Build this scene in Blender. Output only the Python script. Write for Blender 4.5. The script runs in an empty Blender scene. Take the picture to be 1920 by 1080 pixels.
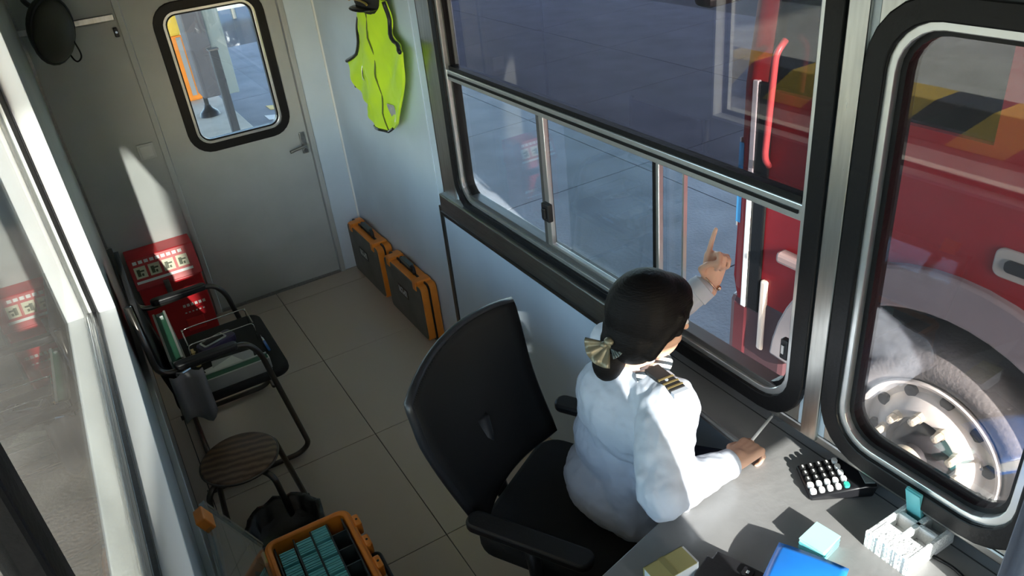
import bpy, bmesh, math, random
from mathutils import Vector, Matrix, Quaternion

random.seed(7)
scene = bpy.context.scene
COL = scene.collection
V = Vector

# ------------------------------------------------------------------ camera
cam_data = bpy.data.cameras.new('camera')
cam = bpy.data.objects.new('camera', cam_data)
COL.objects.link(cam)
cam_data.sensor_width = 36.0
cam_data.lens = 1447.5 / 1920 * 36.0
cam_data.clip_start = 0.02
cam_data.clip_end = 300
_r = (0.8532160, -0.5122085, -0.0983103)
_d = (-0.3313848, -0.3868391, -0.8605461)
_f = (0.4027487, 0.7668102, -0.4997955)
cam.matrix_world = Matrix(((_r[0], -_d[0], -_f[0], -0.68769),
                           (_r[1], -_d[1], -_f[1], -2.85078),
                           (_r[2], -_d[2], -_f[2], 2.34412),
                           (0, 0, 0, 1)))
scene.camera = cam

# ------------------------------------------------------------------ sky, sun, exposure
world = bpy.data.worlds.new('sky')
scene.world = world
world.use_nodes = True
wn = world.node_tree.nodes
wn.clear()
w_out = wn.new('ShaderNodeOutputWorld')
w_bg = wn.new('ShaderNodeBackground')
w_sky = wn.new('ShaderNodeTexSky')
w_sky.sky_type = 'NISHITA'
w_sky.sun_disc = False
w_sky.sun_elevation = math.radians(21.5)
w_sky.sun_rotation = math.radians(188.5)
w_sky.dust_density = 0.7
w_sky.ozone_density = 2.5
w_bg.inputs['Strength'].default_value = 0.80
world.node_tree.links.new(w_sky.outputs[0], w_bg.inputs['Color'])
world.node_tree.links.new(w_bg.outputs[0], w_out.inputs['Surface'])

sun_data = bpy.data.lights.new('sun', 'SUN')
sun_data.energy = 10.5
sun_data.angle = math.radians(0.53)
sun_data.color = (1.0, 0.95, 0.87)
sun = bpy.data.objects.new('sun', sun_data)
COL.objects.link(sun)
sun.rotation_euler = V((0.15, 1.0, -0.398)).to_track_quat('-Z', 'Y').to_euler()
sun.location = (-2, -12, 8)

vs = scene.view_settings
vs.view_transform = 'Standard'
vs.look = 'None'
vs.gamma = 1.0
vs.use_curve_mapping = False
vs.exposure = 0.85

# ------------------------------------------------------------------ materials
MATS = {}
def mat(name, col, rough=0.5, metal=0.0, noise=0.0, nscale=8.0, bump=0.0, bscale=60.0, spec=0.5,
        coat=0.0, wave=None, alpha=1.0, trans=0.0, stretch=(1, 1, 1), col2=None, emit=None):
    if name in MATS:
        return MATS[name]
    m = bpy.data.materials.new(name)
    m.use_nodes = True
    nt = m.node_tree
    p = nt.nodes['Principled BSDF']
    p.inputs['Base Color'].default_value = (*col, 1)
    p.inputs['Roughness'].default_value = rough
    p.inputs['Metallic'].default_value = metal
    p.inputs['Specular IOR Level'].default_value = spec
    p.inputs['Coat Weight'].default_value = coat
    p.inputs['Alpha'].default_value = alpha
    p.inputs['Transmission Weight'].default_value = trans
    tc = nt.nodes.new('ShaderNodeTexCoord')
    mp = nt.nodes.new('ShaderNodeMapping')
    mp.inputs['Scale'].default_value = stretch
    nt.links.new(tc.outputs['Object'], mp.inputs['Vector'])
    vec = mp.outputs['Vector']
    if noise > 0:
        n = nt.nodes.new('ShaderNodeTexNoise')
        n.inputs['Scale'].default_value = nscale
        n.inputs['Detail'].default_value = 5
        nt.links.new(vec, n.inputs['Vector'])
        mx = nt.nodes.new('ShaderNodeMix')
        mx.data_type = 'RGBA'
        c2 = col2 if col2 else tuple(max(0, c * (1 - noise)) for c in col)
        c1 = col if col2 else tuple(min(1, c * (1 + noise * 0.6)) for c in col)
        mx.inputs[6].default_value = (*c1, 1)
        mx.inputs[7].default_value = (*c2, 1)
        rp = nt.nodes.new('ShaderNodeValToRGB')
        rp.color_ramp.elements[0].position = 0.32
        rp.color_ramp.elements[1].position = 0.68
        nt.links.new(n.outputs['Fac'], rp.inputs['Fac'])
        nt.links.new(rp.outputs['Color'], mx.inputs[0])
        nt.links.new(mx.outputs[2], p.inputs['Base Color'])
        rr = nt.nodes.new('ShaderNodeMapRange')
        rr.inputs[3].default_value = max(0.02, rough * 0.8)
        rr.inputs[4].default_value = min(1, rough * 1.2)
        nt.links.new(n.outputs['Fac'], rr.inputs[0])
        nt.links.new(rr.outputs[0], p.inputs['Roughness'])
    if wave:
        w = nt.nodes.new('ShaderNodeTexWave')
        w.bands_direction = wave[1]
        w.inputs['Scale'].default_value = wave[0]
        w.inputs['Distortion'].default_value = wave[3] if len(wave) > 3 else 0
        w.inputs['Detail Scale'].default_value = 2
        nt.links.new(vec, w.inputs['Vector'])
        mx = nt.nodes.new('ShaderNodeMix')
        mx.data_type = 'RGBA'
        mx.inputs[6].default_value = (*col, 1)
        mx.inputs[7].default_value = (*wave[2], 1)
        nt.links.new(w.outputs['Fac'], mx.inputs[0])
        nt.links.new(mx.outputs[2], p.inputs['Base Color'])
    if bump > 0:
        n2 = nt.nodes.new('ShaderNodeTexNoise')
        n2.inputs['Scale'].default_value = bscale
        n2.inputs['Detail'].default_value = 4
        nt.links.new(vec, n2.inputs['Vector'])
        b = nt.nodes.new('ShaderNodeBump')
        b.inputs['Strength'].default_value = bump
        b.inputs['Distance'].default_value = 0.01
        nt.links.new(n2.outputs['Fac'], b.inputs['Height'])
        nt.links.new(b.outputs['Normal'], p.inputs['Normal'])
    MATS[name] = m
    return m

def glass_mat(name, tint=(0.93, 0.96, 0.97), boost=1.0, haze=0.0):
    m = bpy.data.materials.new(name)
    m.use_nodes = True
    nt = m.node_tree
    nt.nodes.clear()
    out = nt.nodes.new('ShaderNodeOutputMaterial')
    tr = nt.nodes.new('ShaderNodeBsdfTransparent')
    tr.inputs['Color'].default_value = (*tint, 1)
    gl = nt.nodes.new('ShaderNodeBsdfGlossy')
    gl.inputs['Roughness'].default_value = 0.0
    geo = nt.nodes.new('ShaderNodeNewGeometry')
    ior = nt.nodes.new('ShaderNodeMapRange')   # same reflectance on both faces of a pane
    ior.inputs[3].default_value = 1.55
    ior.inputs[4].default_value = 1 / 1.55
    nt.links.new(geo.outputs['Backfacing'], ior.inputs[0])
    fr = nt.nodes.new('ShaderNodeFresnel')
    nt.links.new(ior.outputs[0], fr.inputs['IOR'])
    mul = nt.nodes.new('ShaderNodeMath')
    mul.operation = 'MULTIPLY'
    mul.use_clamp = True
    mul.inputs[1].default_value = boost
    nt.links.new(fr.outputs[0], mul.inputs[0])
    mx = nt.nodes.new('ShaderNodeMixShader')
    nt.links.new(mul.outputs[0], mx.inputs[0])
    if haze > 0:
        df = nt.nodes.new('ShaderNodeBsdfDiffuse')
        df.inputs['Color'].default_value = (0.7, 0.7, 0.68, 1)
        nz = nt.nodes.new('ShaderNodeTexNoise')
        nz.inputs['Scale'].default_value = 6
        tc = nt.nodes.new('ShaderNodeTexCoord')
        nt.links.new(tc.outputs['Object'], nz.inputs['Vector'])
        m2 = nt.nodes.new('ShaderNodeMath')
        m2.operation = 'MULTIPLY'
        m2.inputs[1].default_value = haze * 2
        nt.links.new(nz.outputs['Fac'], m2.inputs[0])
        mh = nt.nodes.new('ShaderNodeMixShader')
        nt.links.new(m2.outputs[0], mh.inputs[0])
        nt.links.new(tr.outputs[0], mh.inputs[1])
        nt.links.new(df.outputs[0], mh.inputs[2])
        nt.links.new(mh.outputs[0], mx.inputs[1])
    else:
        nt.links.new(tr.outputs[0], mx.inputs[1])
    nt.links.new(gl.outputs[0], mx.inputs[2])
    nt.links.new(mx.outputs[0], out.inputs['Surface'])
    MATS[name] = m
    return m

def stripe_mat(name, c1, c2, scale, axis_vec, rough=0.7):
    """hard two-colour stripes along a direction in object space"""
    m = bpy.data.materials.new(name)
    m.use_nodes = True
    nt = m.node_tree
    p = nt.nodes['Principled BSDF']
    p.inputs['Roughness'].default_value = rough
    tc = nt.nodes.new('ShaderNodeTexCoord')
    dt = nt.nodes.new('ShaderNodeVectorMath')
    dt.operation = 'DOT_PRODUCT'
    dt.inputs[1].default_value = axis_vec
    nt.links.new(tc.outputs['Object'], dt.inputs[0])
    ml = nt.nodes.new('ShaderNodeMath'); ml.operation = 'MULTIPLY'; ml.inputs[1].default_value = scale
    nt.links.new(dt.outputs['Value'], ml.inputs[0])
    fr = nt.nodes.new('ShaderNodeMath'); fr.operation = 'FRACT'
    nt.links.new(ml.outputs[0], fr.inputs[0])
    gt = nt.nodes.new('ShaderNodeMath'); gt.operation = 'GREATER_THAN'; gt.inputs[1].default_value = 0.5
    nt.links.new(fr.outputs[0], gt.inputs[0])
    mx = nt.nodes.new('ShaderNodeMix'); mx.data_type = 'RGBA'
    mx.inputs[6].default_value = (*c1, 1); mx.inputs[7].default_value = (*c2, 1)
    nt.links.new(gt.outputs[0], mx.inputs[0])
    nt.links.new(mx.outputs[2], p.inputs['Base Color'])
    MATS[name] = m
    return m

PANEL = mat('painted_panel_blue_grey', (0.60, 0.69, 0.77), 0.42, noise=0.06, nscale=3)
GREYWALL = mat('painted_panel_grey', (0.44, 0.455, 0.445), 0.4, noise=0.07, nscale=3)
DOORM = mat('painted_door_grey', (0.44, 0.455, 0.445), 0.38, noise=0.07, nscale=4)
CEIL = mat('ceiling_panel', (0.5, 0.5, 0.46), 0.6, noise=0.05)
STEEL = mat('brushed_stainless', (0.56, 0.56, 0.53), 0.3, 1.0, noise=0.12, nscale=14, stretch=(6, 6, 0.5))
STEELD = mat('dull_stainless', (0.36, 0.36, 0.35), 0.36, 1.0, noise=0.15, nscale=14, stretch=(6, 0.5, 6))
ALU = mat('anodised_aluminium', (0.72, 0.73, 0.72), 0.32, 0.85, noise=0.06, nscale=20)
ALUD = mat('dark_aluminium', (0.2, 0.2, 0.2), 0.35, 0.7)
RUBBER = mat('black_rubber', (0.008, 0.008, 0.009), 0.4, bump=0.1, bscale=80, spec=0.25)
BLACKP = mat('black_plastic', (0.015, 0.015, 0.017), 0.42, bump=0.08, bscale=150)
BLACKG = mat('glossy_black_plastic', (0.012, 0.012, 0.014), 0.2)
JOINT = mat('dark_joint', (0.04, 0.04, 0.04), 0.7)
TILE = mat('polished_beige_tile', (0.56, 0.465, 0.375), 0.28, spec=0.45)
GLASS = glass_mat('window_glass', boost=1.15, haze=0.012)
FILM = glass_mat('film_tinted_glass', (0.53, 0.49, 0.52), boost=1.6, haze=0.008)
FILM2 = glass_mat('lightly_tinted_glass', (0.79, 0.76, 0.79), boost=2.0, haze=0.02)
GLASSL = glass_mat('left_window_glass', (0.9, 0.93, 0.92), boost=1.0, haze=0.03)
CLEARP = glass_mat('clear_plastic', (0.8, 0.85, 0.84), boost=1.8, haze=0.13)
CONC = mat('lane_concrete', (0.235, 0.255, 0.29), 0.85, noise=0.2, nscale=2.2, bump=0.4, bscale=40)
ASPH = mat('shaded_brown_road', (0.17, 0.145, 0.125), 0.9, noise=0.25, nscale=3, bump=0.5, bscale=60)  # brown kept dark in place of shade on the left road
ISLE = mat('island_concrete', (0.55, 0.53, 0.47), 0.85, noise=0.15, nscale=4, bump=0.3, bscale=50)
WHITEP = mat('white_paint', (0.8, 0.8, 0.76), 0.6, noise=0.1)
YELLOWP = mat('yellow_paint', (0.75, 0.5, 0.06), 0.6, noise=0.1)
ORANGE = mat('orange_plastic', (0.85, 0.27, 0.03), 0.42, noise=0.1, nscale=10)
OLIVEG = mat('grey_brown_plastic', (0.12, 0.115, 0.1), 0.5, noise=0.1)
REDB = mat('red_painted_metal', (0.55, 0.02, 0.028), 0.35, noise=0.1)
TRUCKRED = mat('truck_red_paint', (0.30, 0.014, 0.02), 0.42, coat=0.08, noise=0.06, spec=0.3)
DARKMET = mat('dark_underbody', (0.03, 0.028, 0.028), 0.6, noise=0.2)
CHROME = mat('chrome', (0.75, 0.75, 0.76), 0.12, 1.0)
TUBE = mat('dark_steel_tube', (0.13, 0.12, 0.11), 0.28, 0.9)
WHITEM = mat('white_plastic', (0.82, 0.82, 0.8), 0.45)
TEAL = mat('teal_card', (0.16, 0.55, 0.58), 0.4, noise=0.06, nscale=20)
TEALD = mat('dark_teal_card', (0.05, 0.26, 0.30), 0.45)

# ------------------------------------------------------------------ builders
class MB:
    def __init__(self):
        self.v = []; self.f = []
    def add(self, vs, fs):
        o = len(self.v)
        self.v += [tuple(v) for v in vs]
        self.f += [tuple(i + o for i in f) for f in fs]
        return self
    def box(self, x0, x1, y0, y1, z0, z1, m=None):
        vs = [V((x, y, z)) for x in (x0, x1) for y in (y0, y1) for z in (z0, z1)]
        if m is not None:
            vs = [m @ v for v in vs]
        return self.add(vs, [(0, 1, 3, 2), (4, 6, 7, 5), (0, 4, 5, 1), (2, 3, 7, 6), (0, 2, 6, 4), (1, 5, 7, 3)])
    def prism(self, poly, a0, a1, axis='z'):
        """extrude a polygon (list of 2-tuples) along an axis; polygon axes are the other two in order"""
        def mk(p, a):
            return {'z': (p[0], p[1], a), 'x': (a, p[0], p[1]), 'y': (p[0], a, p[1])}[axis]
        n = len(poly)
        vs = [mk(p, a0) for p in poly] + [mk(p, a1) for p in poly]
        fs = [tuple(range(n - 1, -1, -1)), tuple(range(n, 2 * n))]
        fs += [(i, (i + 1) % n, n + (i + 1) % n, n + i) for i in range(n)]
        return self.add(vs, fs)
    def ring(self, outer, inner, a0, a1, axis='x'):
        def mk(p, a):
            return {'z': (p[0], p[1], a), 'x': (a, p[0], p[1]), 'y': (p[0], a, p[1])}[axis]
        n = len(outer)
        vs = [mk(p, a0) for p in outer] + [mk(p, a0) for p in inner] + [mk(p, a1) for p in outer] + [mk(p, a1) for p in inner]
        fs = []
        for i in range(n):
            j = (i + 1) % n
            fs += [(i, j, n + j, n + i), (2 * n + i, 3 * n + i, 3 * n + j, 2 * n + j),
                   (i, 2 * n + i, 2 * n + j, j), (n + i, n + j, 3 * n + j, 3 * n + i)]
        return self.add(vs, fs)
    def tube(self, pts, r, n=10, closed=False):
        pts = [V(p) for p in pts]
        rs = r if isinstance(r, (list, tuple)) else [r] * len(pts)
        rings = []
        prev = None
        for i, p in enumerate(pts):
            if closed:
                t = pts[(i + 1) % len(pts)] - pts[i - 1]
            elif i == 0:
                t = pts[1] - p
            elif i == len(pts) - 1:
                t = p - pts[-2]
            else:
                t = (pts[i + 1] - p).normalized() + (p - pts[i - 1]).normalized()
            t = t.normalized() if t.length > 1e-9 else V((0, 0, 1))
            if prev is None:
                a = V((0, 0, 1)) if abs(t.z) < 0.9 else V((1, 0, 0))
                u = t.cross(a).normalized()
            else:
                u = (prev - t * prev.dot(t))
                u = u.normalized() if u.length > 1e-6 else t.orthogonal().normalized()
            prev = u
            w = t.cross(u)
            rings.append([p + (u * math.cos(2 * math.pi * k / n) + w * math.sin(2 * math.pi * k / n)) * rs[i] for k in range(n)])
        vs = [q for rg in rings for q in rg]
        fs = []
        L = len(rings)
        for i in range(L if closed else L - 1):
            j = (i + 1) % L
            for k in range(n):
                fs.append((i * n + k, i * n + (k + 1) % n, j * n + (k + 1) % n, j * n + k))
        if not closed:
            fs += [tuple(range(n - 1, -1, -1)), tuple((L - 1) * n + k for k in range(n))]
        return self.add(vs, fs)
    def lathe(self, prof, c=(0, 0, 0), n=28, axis='z', closed=True):
        """profile of (radius, height) pairs round an axis"""
        vs = []
        for r, h in prof:
            for k in range(n):
                a = 2 * math.pi * k / n
                x, y = r * math.cos(a), r * math.sin(a)
                q = {'z': (x, y, h), 'x': (h, x, y), 'y': (x, h, y)}[axis]
                vs.append(V(q) + V(c))
        fs = []
        for i in range(len(prof) - 1):
            for k in range(n):
                fs.append((i * n + k, i * n + (k + 1) % n, (i + 1) * n + (k + 1) % n, (i + 1) * n + k))
        fs += [tuple(range(n - 1, -1, -1)), tuple((len(prof) - 1) * n + k for k in range(n))]
        return self.add(vs, fs)
    def ell(self, c, rx, ry, rz, m=None, nu=20, nv=12):
        vs = []
        for i in range(nv + 1):
            th = math.pi * i / nv
            for k in range(nu):
                a = 2 * math.pi * k / nu
                q = V((rx * math.sin(th) * math.cos(a), ry * math.sin(th) * math.sin(a), rz * math.cos(th)))
                if m is not None:
                    q = m @ q
                vs.append(q + V(c))
        fs = []
        for i in range(nv):
            for k in range(nu):
                fs.append((i * nu + k, (i + 1) * nu + k, (i + 1) * nu + (k + 1) % nu, i * nu + (k + 1) % nu))
        return self.add(vs, fs)
    def cap(self, p0, r0, p1, r1, n=14):
        """tapered capsule"""
        p0, p1 = V(p0), V(p1)
        t = (p1 - p0)
        t = t.normalized() if t.length > 1e-9 else V((0, 0, 1))
        pts, rs = [], []
        for i in range(5):
            a = math.pi / 2 * (i / 5)
            pts.append(p0 - t * r0 * math.cos(a)); rs.append(max(1e-4, r0 * math.sin(a)))
        pts.append(p0); rs.append(r0); pts.append(p1); rs.append(r1)
        for i in range(1, 6):
            a = math.pi / 2 * (i / 5)
            pts.append(p1 + t * r1 * math.sin(a)); rs.append(max(1e-4, r1 * math.cos(a)))
        return self.tube(pts, rs, n)
    def grid(self, fn, nu, nv, th=None):
        """surface fn(u,v)->point; th: thickness along fn's numeric normal"""
        P = [[V(fn(i / nu, j / nv)) for j in range(nv + 1)] for i in range(nu + 1)]
        vs = [p for row in P for p in row]
        w = nv + 1
        fs = [(i * w + j, (i + 1) * w + j, (i + 1) * w + j + 1, i * w + j + 1) for i in range(nu) for j in range(nv)]
        if th:
            N = []
            for i in range(nu + 1):
                for j in range(nv + 1):
                    a = P[min(i + 1, nu)][j] - P[max(i - 1, 0)][j]
                    b = P[i][min(j + 1, nv)] - P[i][max(j - 1, 0)]
                    n = a.cross(b)
                    N.append(n.normalized() if n.length > 1e-12 else V((0, 0, 1)))
            o = len(vs)
            vs2 = [p - n * th for p, n in zip(vs, N)]
            fs2 = [tuple(o + k for k in reversed(f)) for f in fs]
            ed = [i * w for i in range(nu + 1)] + [nu * w + j for j in range(1, nv + 1)] + \
                 [i * w + nv for i in range(nu - 1, -1, -1)] + [j for j in range(nv - 1, 0, -1)]
            sd = [(ed[k], o + ed[k], o + ed[(k + 1) % len(ed)], ed[(k + 1) % len(ed)]) for k in range(len(ed))]
            vs = vs + vs2; fs = fs + fs2 + [tuple(reversed(s)) for s in sd]
        return self.add(vs, fs)
    def mesh(self, name, off=(0, 0, 0)):
        me = bpy.data.meshes.new(name)
        ox, oy, oz = off
        me.from_pydata([(x - ox, y - oy, z - oz) for x, y, z in self.v], [], self.f)
        bm = bmesh.new(); bm.from_mesh(me)
        bmesh.ops.remove_doubles(bm, verts=bm.verts, dist=1e-6)
        bmesh.ops.recalc_face_normals(bm, faces=bm.faces)
        bm.to_mesh(me); bm.free()
        return me

def obj(name, mb, material, parent=None, bevel=0.0, smooth=False, kind=None, label=None, off=None, subsurf=0, seg=2):
    if off is None:
        off = (0, 0, 0)
        if parent is not None and parent.get('_world'):
            off = parent['_world']
    me = mb.mesh(name, off) if isinstance(mb, MB) else mb
    o = bpy.data.objects.new(name, me)
    COL.objects.link(o)
    if material is not None and not me.materials:
        me.materials.append(material)
    if parent is not None:
        o.parent = parent
        if parent.get('_world'):
            o['_world'] = list(parent['_world'])
    if bevel > 0:
        b = o.modifiers.new('bevel', 'BEVEL')
        b.width = bevel; b.segments = seg; b.limit_method = 'ANGLE'
        b.angle_limit = math.radians(40)
    if subsurf:
        s = o.modifiers.new('subdivision', 'SUBSURF'); s.levels = subsurf; s.render_levels = subsurf
    if smooth:
        for p in me.polygons:
            p.use_smooth = True
        if smooth != 'all':
            try:
                me.set_sharp_from_angle(angle=math.radians(45))
            except Exception:
                pass
    if kind: o['kind'] = kind
    if label: o['label'] = label
    return o

def tag(o, label, cat, group=None, kind=None):
    o['label'] = label; o['category'] = cat
    if group: o['group'] = group
    if kind: o['kind'] = kind
    return o

def thing(name, label, cat, loc=(0, 0, 0), rotz=0.0, group=None, world=False):
    o = bpy.data.objects.new(name, None)
    o.empty_display_size = 0.05
    COL.objects.link(o)
    o.location = loc
    o.rotation_euler = (0, 0, rotz)
    tag(o, label, cat, group)
    if world:
        o['_world'] = [float(c) for c in loc]   # parts are given in world coordinates
    return o

def struct(name, mb, material, label, cat, parent=None, **kw):
    o = obj(name, mb, material, parent, **kw)
    o['kind'] = 'structure'
    if parent is None:
        tag(o, label, cat)
    return o

def copy_tree(src, loc=None, rotz=None, label=None, parent=None):
    c = src.copy(); COL.objects.link(c)
    c.parent = parent
    if loc is not None: c.location = loc
    if rotz is not None: c.rotation_euler = (0, 0, rotz)
    if label: c['label'] = label
    for ch in list(src.children):
        copy_tree(ch, parent=c)
    return c

def rrect(a0, a1, b0, b1, r, n=6):
    """rounded rectangle, counter-clockwise list of 2-tuples"""
    out = []
    for cx, cy, s in ((a1 - r, b1 - r, 0), (a0 + r, b1 - r, 1), (a0 + r, b0 + r, 2), (a1 - r, b0 + r, 3)):
        for k in range(n + 1):
            a = math.pi / 2 * (s + k / n)
            out.append((cx + r * math.cos(a), cy + r * math.sin(a)))
    return out

def smooth_path(pts, n=6, r=0.06):
    """polyline with rounded bends"""
    pts = [V(p) for p in pts]
    out = [pts[0]]
    for i in range(1, len(pts) - 1):
        a, b, c = pts[i - 1], pts[i], pts[i + 1]
        d0 = (a - b); d1 = (c - b)
        k = min(r, d0.length * 0.48, d1.length * 0.48)
        p0 = b + d0.normalized() * k; p1 = b + d1.normalized() * k
        for j in range(n + 1):
            t = j / n
            out.append(p0 * (1 - t) ** 2 + b * 2 * t * (1 - t) + p1 * t * t)
    out.append(pts[-1])
    return out

def remeshed(mb, name, voxel, smooth_it=6, off=(0, 0, 0)):
    """fuse overlapping closed shapes into one continuous surface"""
    me = bpy.data.meshes.new(name + '_raw')
    me.from_pydata([(x - off[0], y - off[1], z - off[2]) for x, y, z in mb.v], [], mb.f)
    bm = bmesh.new(); bm.from_mesh(me)
    bmesh.ops.remove_doubles(bm, verts=bm.verts, dist=1e-5)
    bmesh.ops.recalc_face_normals(bm, faces=bm.faces)
    bm.to_mesh(me); bm.free()
    t = bpy.data.objects.new('tmp', me); COL.objects.link(t)
    m = t.modifiers.new('r', 'REMESH'); m.mode = 'VOXEL'; m.voxel_size = voxel; m.use_smooth_shade = True
    s = t.modifiers.new('s', 'SMOOTH'); s.factor = 0.5; s.iterations = smooth_it
    dg = bpy.context.evaluated_depsgraph_get()
    out = bpy.data.meshes.new_from_object(t.evaluated_get(dg), depsgraph=dg)
    out.name = name
    bpy.data.objects.remove(t)
    for p in out.polygons:
        p.use_smooth = True
    return out

# ------------------------------------------------------------------ dimensions
XR, XL, YB, YN, ZC = 0.6425, -0.816, 1.685, -3.10, 2.45
GZ = -0.2

# ------------------------------------------------------------------ floor with its tiles
fl = struct('floor', MB().box(XL - 0.09, XR + 0.08, YN - 0.08, YB + 0.08, -0.06, -0.006), JOINT,
            'beige tiled booth floor with dark joints', 'floor')
ts = 0.75
tile_cache = {}
for i in range(-2, 2):
    for j in range(-5, 3):
        x0, x1 = max(i * ts, XL) + 0.002, min((i + 1) * ts, XR) - 0.002
        y0, y1 = max(j * ts, YN) + 0.002, min((j + 1) * ts, YB) - 0.002
        if x1 - x0 < 0.03 or y1 - y0 < 0.03:
            continue
        key = (round(x1 - x0, 3), round(y1 - y0, 3))
        if key not in tile_cache:
            tile_cache[key] = MB().box(0, x1 - x0, 0, y1 - y0, -0.012, 0).mesh('tile')
        t = obj('tile', tile_cache[key], TILE, fl)
        t.location = (x0, y0, 0)

# ------------------------------------------------------------------ ceiling
ce = struct('ceiling', MB().box(XL - 0.09, XR + 0.08, YN - 0.08, YB + 0.08, ZC, ZC + 0.06), CEIL,
            'pale ceiling of the toll booth', 'ceiling')

# ------------------------------------------------------------------ right wall (the lane side)
W1 = dict(y0=-1.775, y1=0.03, z0=1.01, z1=2.10)
W2 = dict(y0=-2.345, y1=-1.955, z0=1.02, z1=1.985)
XO = XR + 0.08
wr = MB()
wr.box(XR, XO, 0.10, YB + 0.08, 0, ZC)                   # behind the hanging vest
wr.box(XR + 0.006, XO, YN, 0.10, 0, 0.845)               # below the windows
wr.box(XR + 0.006, XO, -1.24, 0.10, 0.845, 0.965)
wr.box(XR + 0.064, XO, YN, -1.24, 0.845, 0.965)          # shallow recess behind the desk
wr.box(XR, XO, YN, 0.10, 2.16, ZC)                       # above
wr.box(XR, XO, -1.905, -1.825, 0.965, 2.16)              # between the windows
wr.box(XR, XO, YN, -2.395, 0.965, 2.16)                  # near end
wr.box(XR, XO, -2.395, -1.905, 2.03, 2.16)
wall_right = struct('wall_right', wr, PANEL, 'pale blue grey panel wall on the lane side', 'wall')
obj('panel', MB().box(XR - 0.004, XR, 0.316, YB - 0.004, 0.004, ZC - 0.01), PANEL, wall_right, bevel=0.001)
obj('panel', MB().box(XR - 0.004, XR + 0.006, -1.195, 0.284, 0.004, 0.862), PANEL, wall_right, bevel=0.001)
obj('panel', MB().box(XR - 0.004, XR + 0.006, -3.0, -1.205, 0.004, 0.842), PANEL, wall_right, bevel=0.001)
obj('joint_strip', MB().box(XR - 0.012, XR + 0.006, 0.286, 0.314, 0, 0.875), TUBE, wall_right, bevel=0.002)
obj('post_cover', MB().box(XR - 0.010, XR, 0.105, 0.225, 0.95, ZC - 0.01), STEEL, wall_right, bevel=0.003)
obj('post_cover', MB().box(XR - 0.012, XR, -1.890, -1.842, 0.95, ZC - 0.01), STEEL, wall_right, bevel=0.003)
obj('post_edge', MB().box(XR - 0.008, XR, 0.226, 0.236, 0.87, ZC - 0.01), TUBE, wall_right)
obj('sill', MB().box(XR - 0.036, XR + 0.02, -1.24, 0.235, 0.872, 0.968), STEELD, wall_right, bevel=0.006)
obj('sill', MB().box(XR - 0.004, XR + 0.066, -3.0, -1.24, 0.938, 0.968), STEELD, wall_right, bevel=0.006)
obj('sill_edge', MB().box(XR - 0.042, XR - 0.036, -1.2, 0.235, 0.866, 0.880), TUBE, wall_right)

def side_window(name, W, label, sashes):
    root = thing(name, label, 'window', (XR, (W['y0'] + W['y1']) / 2, W['z0']), world=True)
    root['kind'] = 'structure'
    y0, y1, z0, z1 = W['y0'], W['y1'], W['z0'], W['z1']
    r = 0.085
    seal = MB().ring(rrect(y0 - 0.062, y1 + 0.062, z0 - 0.062, z1 + 0.062, r + 0.05), rrect(y0 - 0.016, y1 + 0.016, z0 - 0.016, z1 + 0.016, r + 0.012), XR - 0.016, XR + 0.05, 'x')
    obj('rubber_seal', seal, RUBBER, root, bevel=0.004)
    plate = MB().ring(rrect(y0 - 0.064, y1 + 0.064, z0 - 0.064, z1 + 0.064, 0.002), rrect(y0 - 0.050, y1 + 0.050, z0 - 0.050, z1 + 0.050, r + 0.04), XR + 0.001, XR + 0.045, 'x')
    obj('corner_plate', plate, STEEL, root)
    trim = MB().ring(rrect(y0 - 0.017, y1 + 0.017, z0 - 0.017, z1 + 0.017, r + 0.012), rrect(y0, y1, z0, z1, r), XR - 0.006, XR + 0.056, 'x')
    obj('frame_trim', trim, ALU, root, bevel=0.002)
    gasket = MB().ring(rrect(y0 - 0.001, y1 + 0.001, z0 - 0.001, z1 + 0.001, r), rrect(y0 + 0.012, y1 - 0.012, z0 + 0.012, z1 - 0.012, r - 0.01), XR + 0.012, XR + 0.05, 'x')
    obj('gasket', gasket, RUBBER, root)
    return root

w1 = side_window('window_1', W1, 'wide lane window with a fixed upper pane and open sliding sash below', None)
y0, y1, z0, z1 = W1['y0'], W1['y1'], W1['z0'], W1['z1']
ZT = 1.555
obj('transom', MB().box(XR - 0.002, XR + 0.045, y0, y1, ZT - 0.030, ZT + 0.012), ALU, w1, bevel=0.003)
obj('transom_groove', MB().box(XR - 0.006, XR + 0.02, y0 + 0.01, y1 - 0.01, ZT - 0.012, ZT - 0.003), RUBBER, w1)
obj('transom_gasket', MB().box(XR + 0.004, XR + 0.03, y0 + 0.01, y1 - 0.01, ZT + 0.012, ZT + 0.028), RUBBER, w1)
obj('pane', MB().prism(rrect(y0 + 0.006, y1 - 0.006, ZT + 0.012, z1 - 0.006, 0.02), XR + 0.024, XR + 0.029, 'x'), FILM, w1)
obj('pane', MB().box(XR + 0.030, XR + 0.035, -0.63, y1 - 0.006, z0 + 0.006, ZT - 0.03), GLASS, w1)
obj('mullion', MB().box(XR + 0.008, XR + 0.045, -0.640, -0.618, z0, ZT - 0.03), ALUD, w1, bevel=0.002)
obj('track', MB().box(XR + 0.004, XR + 0.05, y0 + 0.03, y1 - 0.03, z0 - 0.002, z0 + 0.018), ALUD, w1, bevel=0.002)
sash = obj('sliding_sash', MB().box(XR + 0.006, XR + 0.024, -0.668, -0.640, z0 + 0.012, ZT - 0.03)
           .box(XR + 0.006, XR + 0.024, -1.268, -1.245, z0 + 0.012, ZT - 0.03)
           .box(XR + 0.006, XR + 0.024, -1.25, -0.66, z0 + 0.012, z0 + 0.028), ALU, w1, bevel=0.002)
obj('pane', MB().box(XR + 0.012, XR + 0.016, -1.25, -0.662, z0 + 0.02, ZT - 0.03), GLASS, sash)
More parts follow.
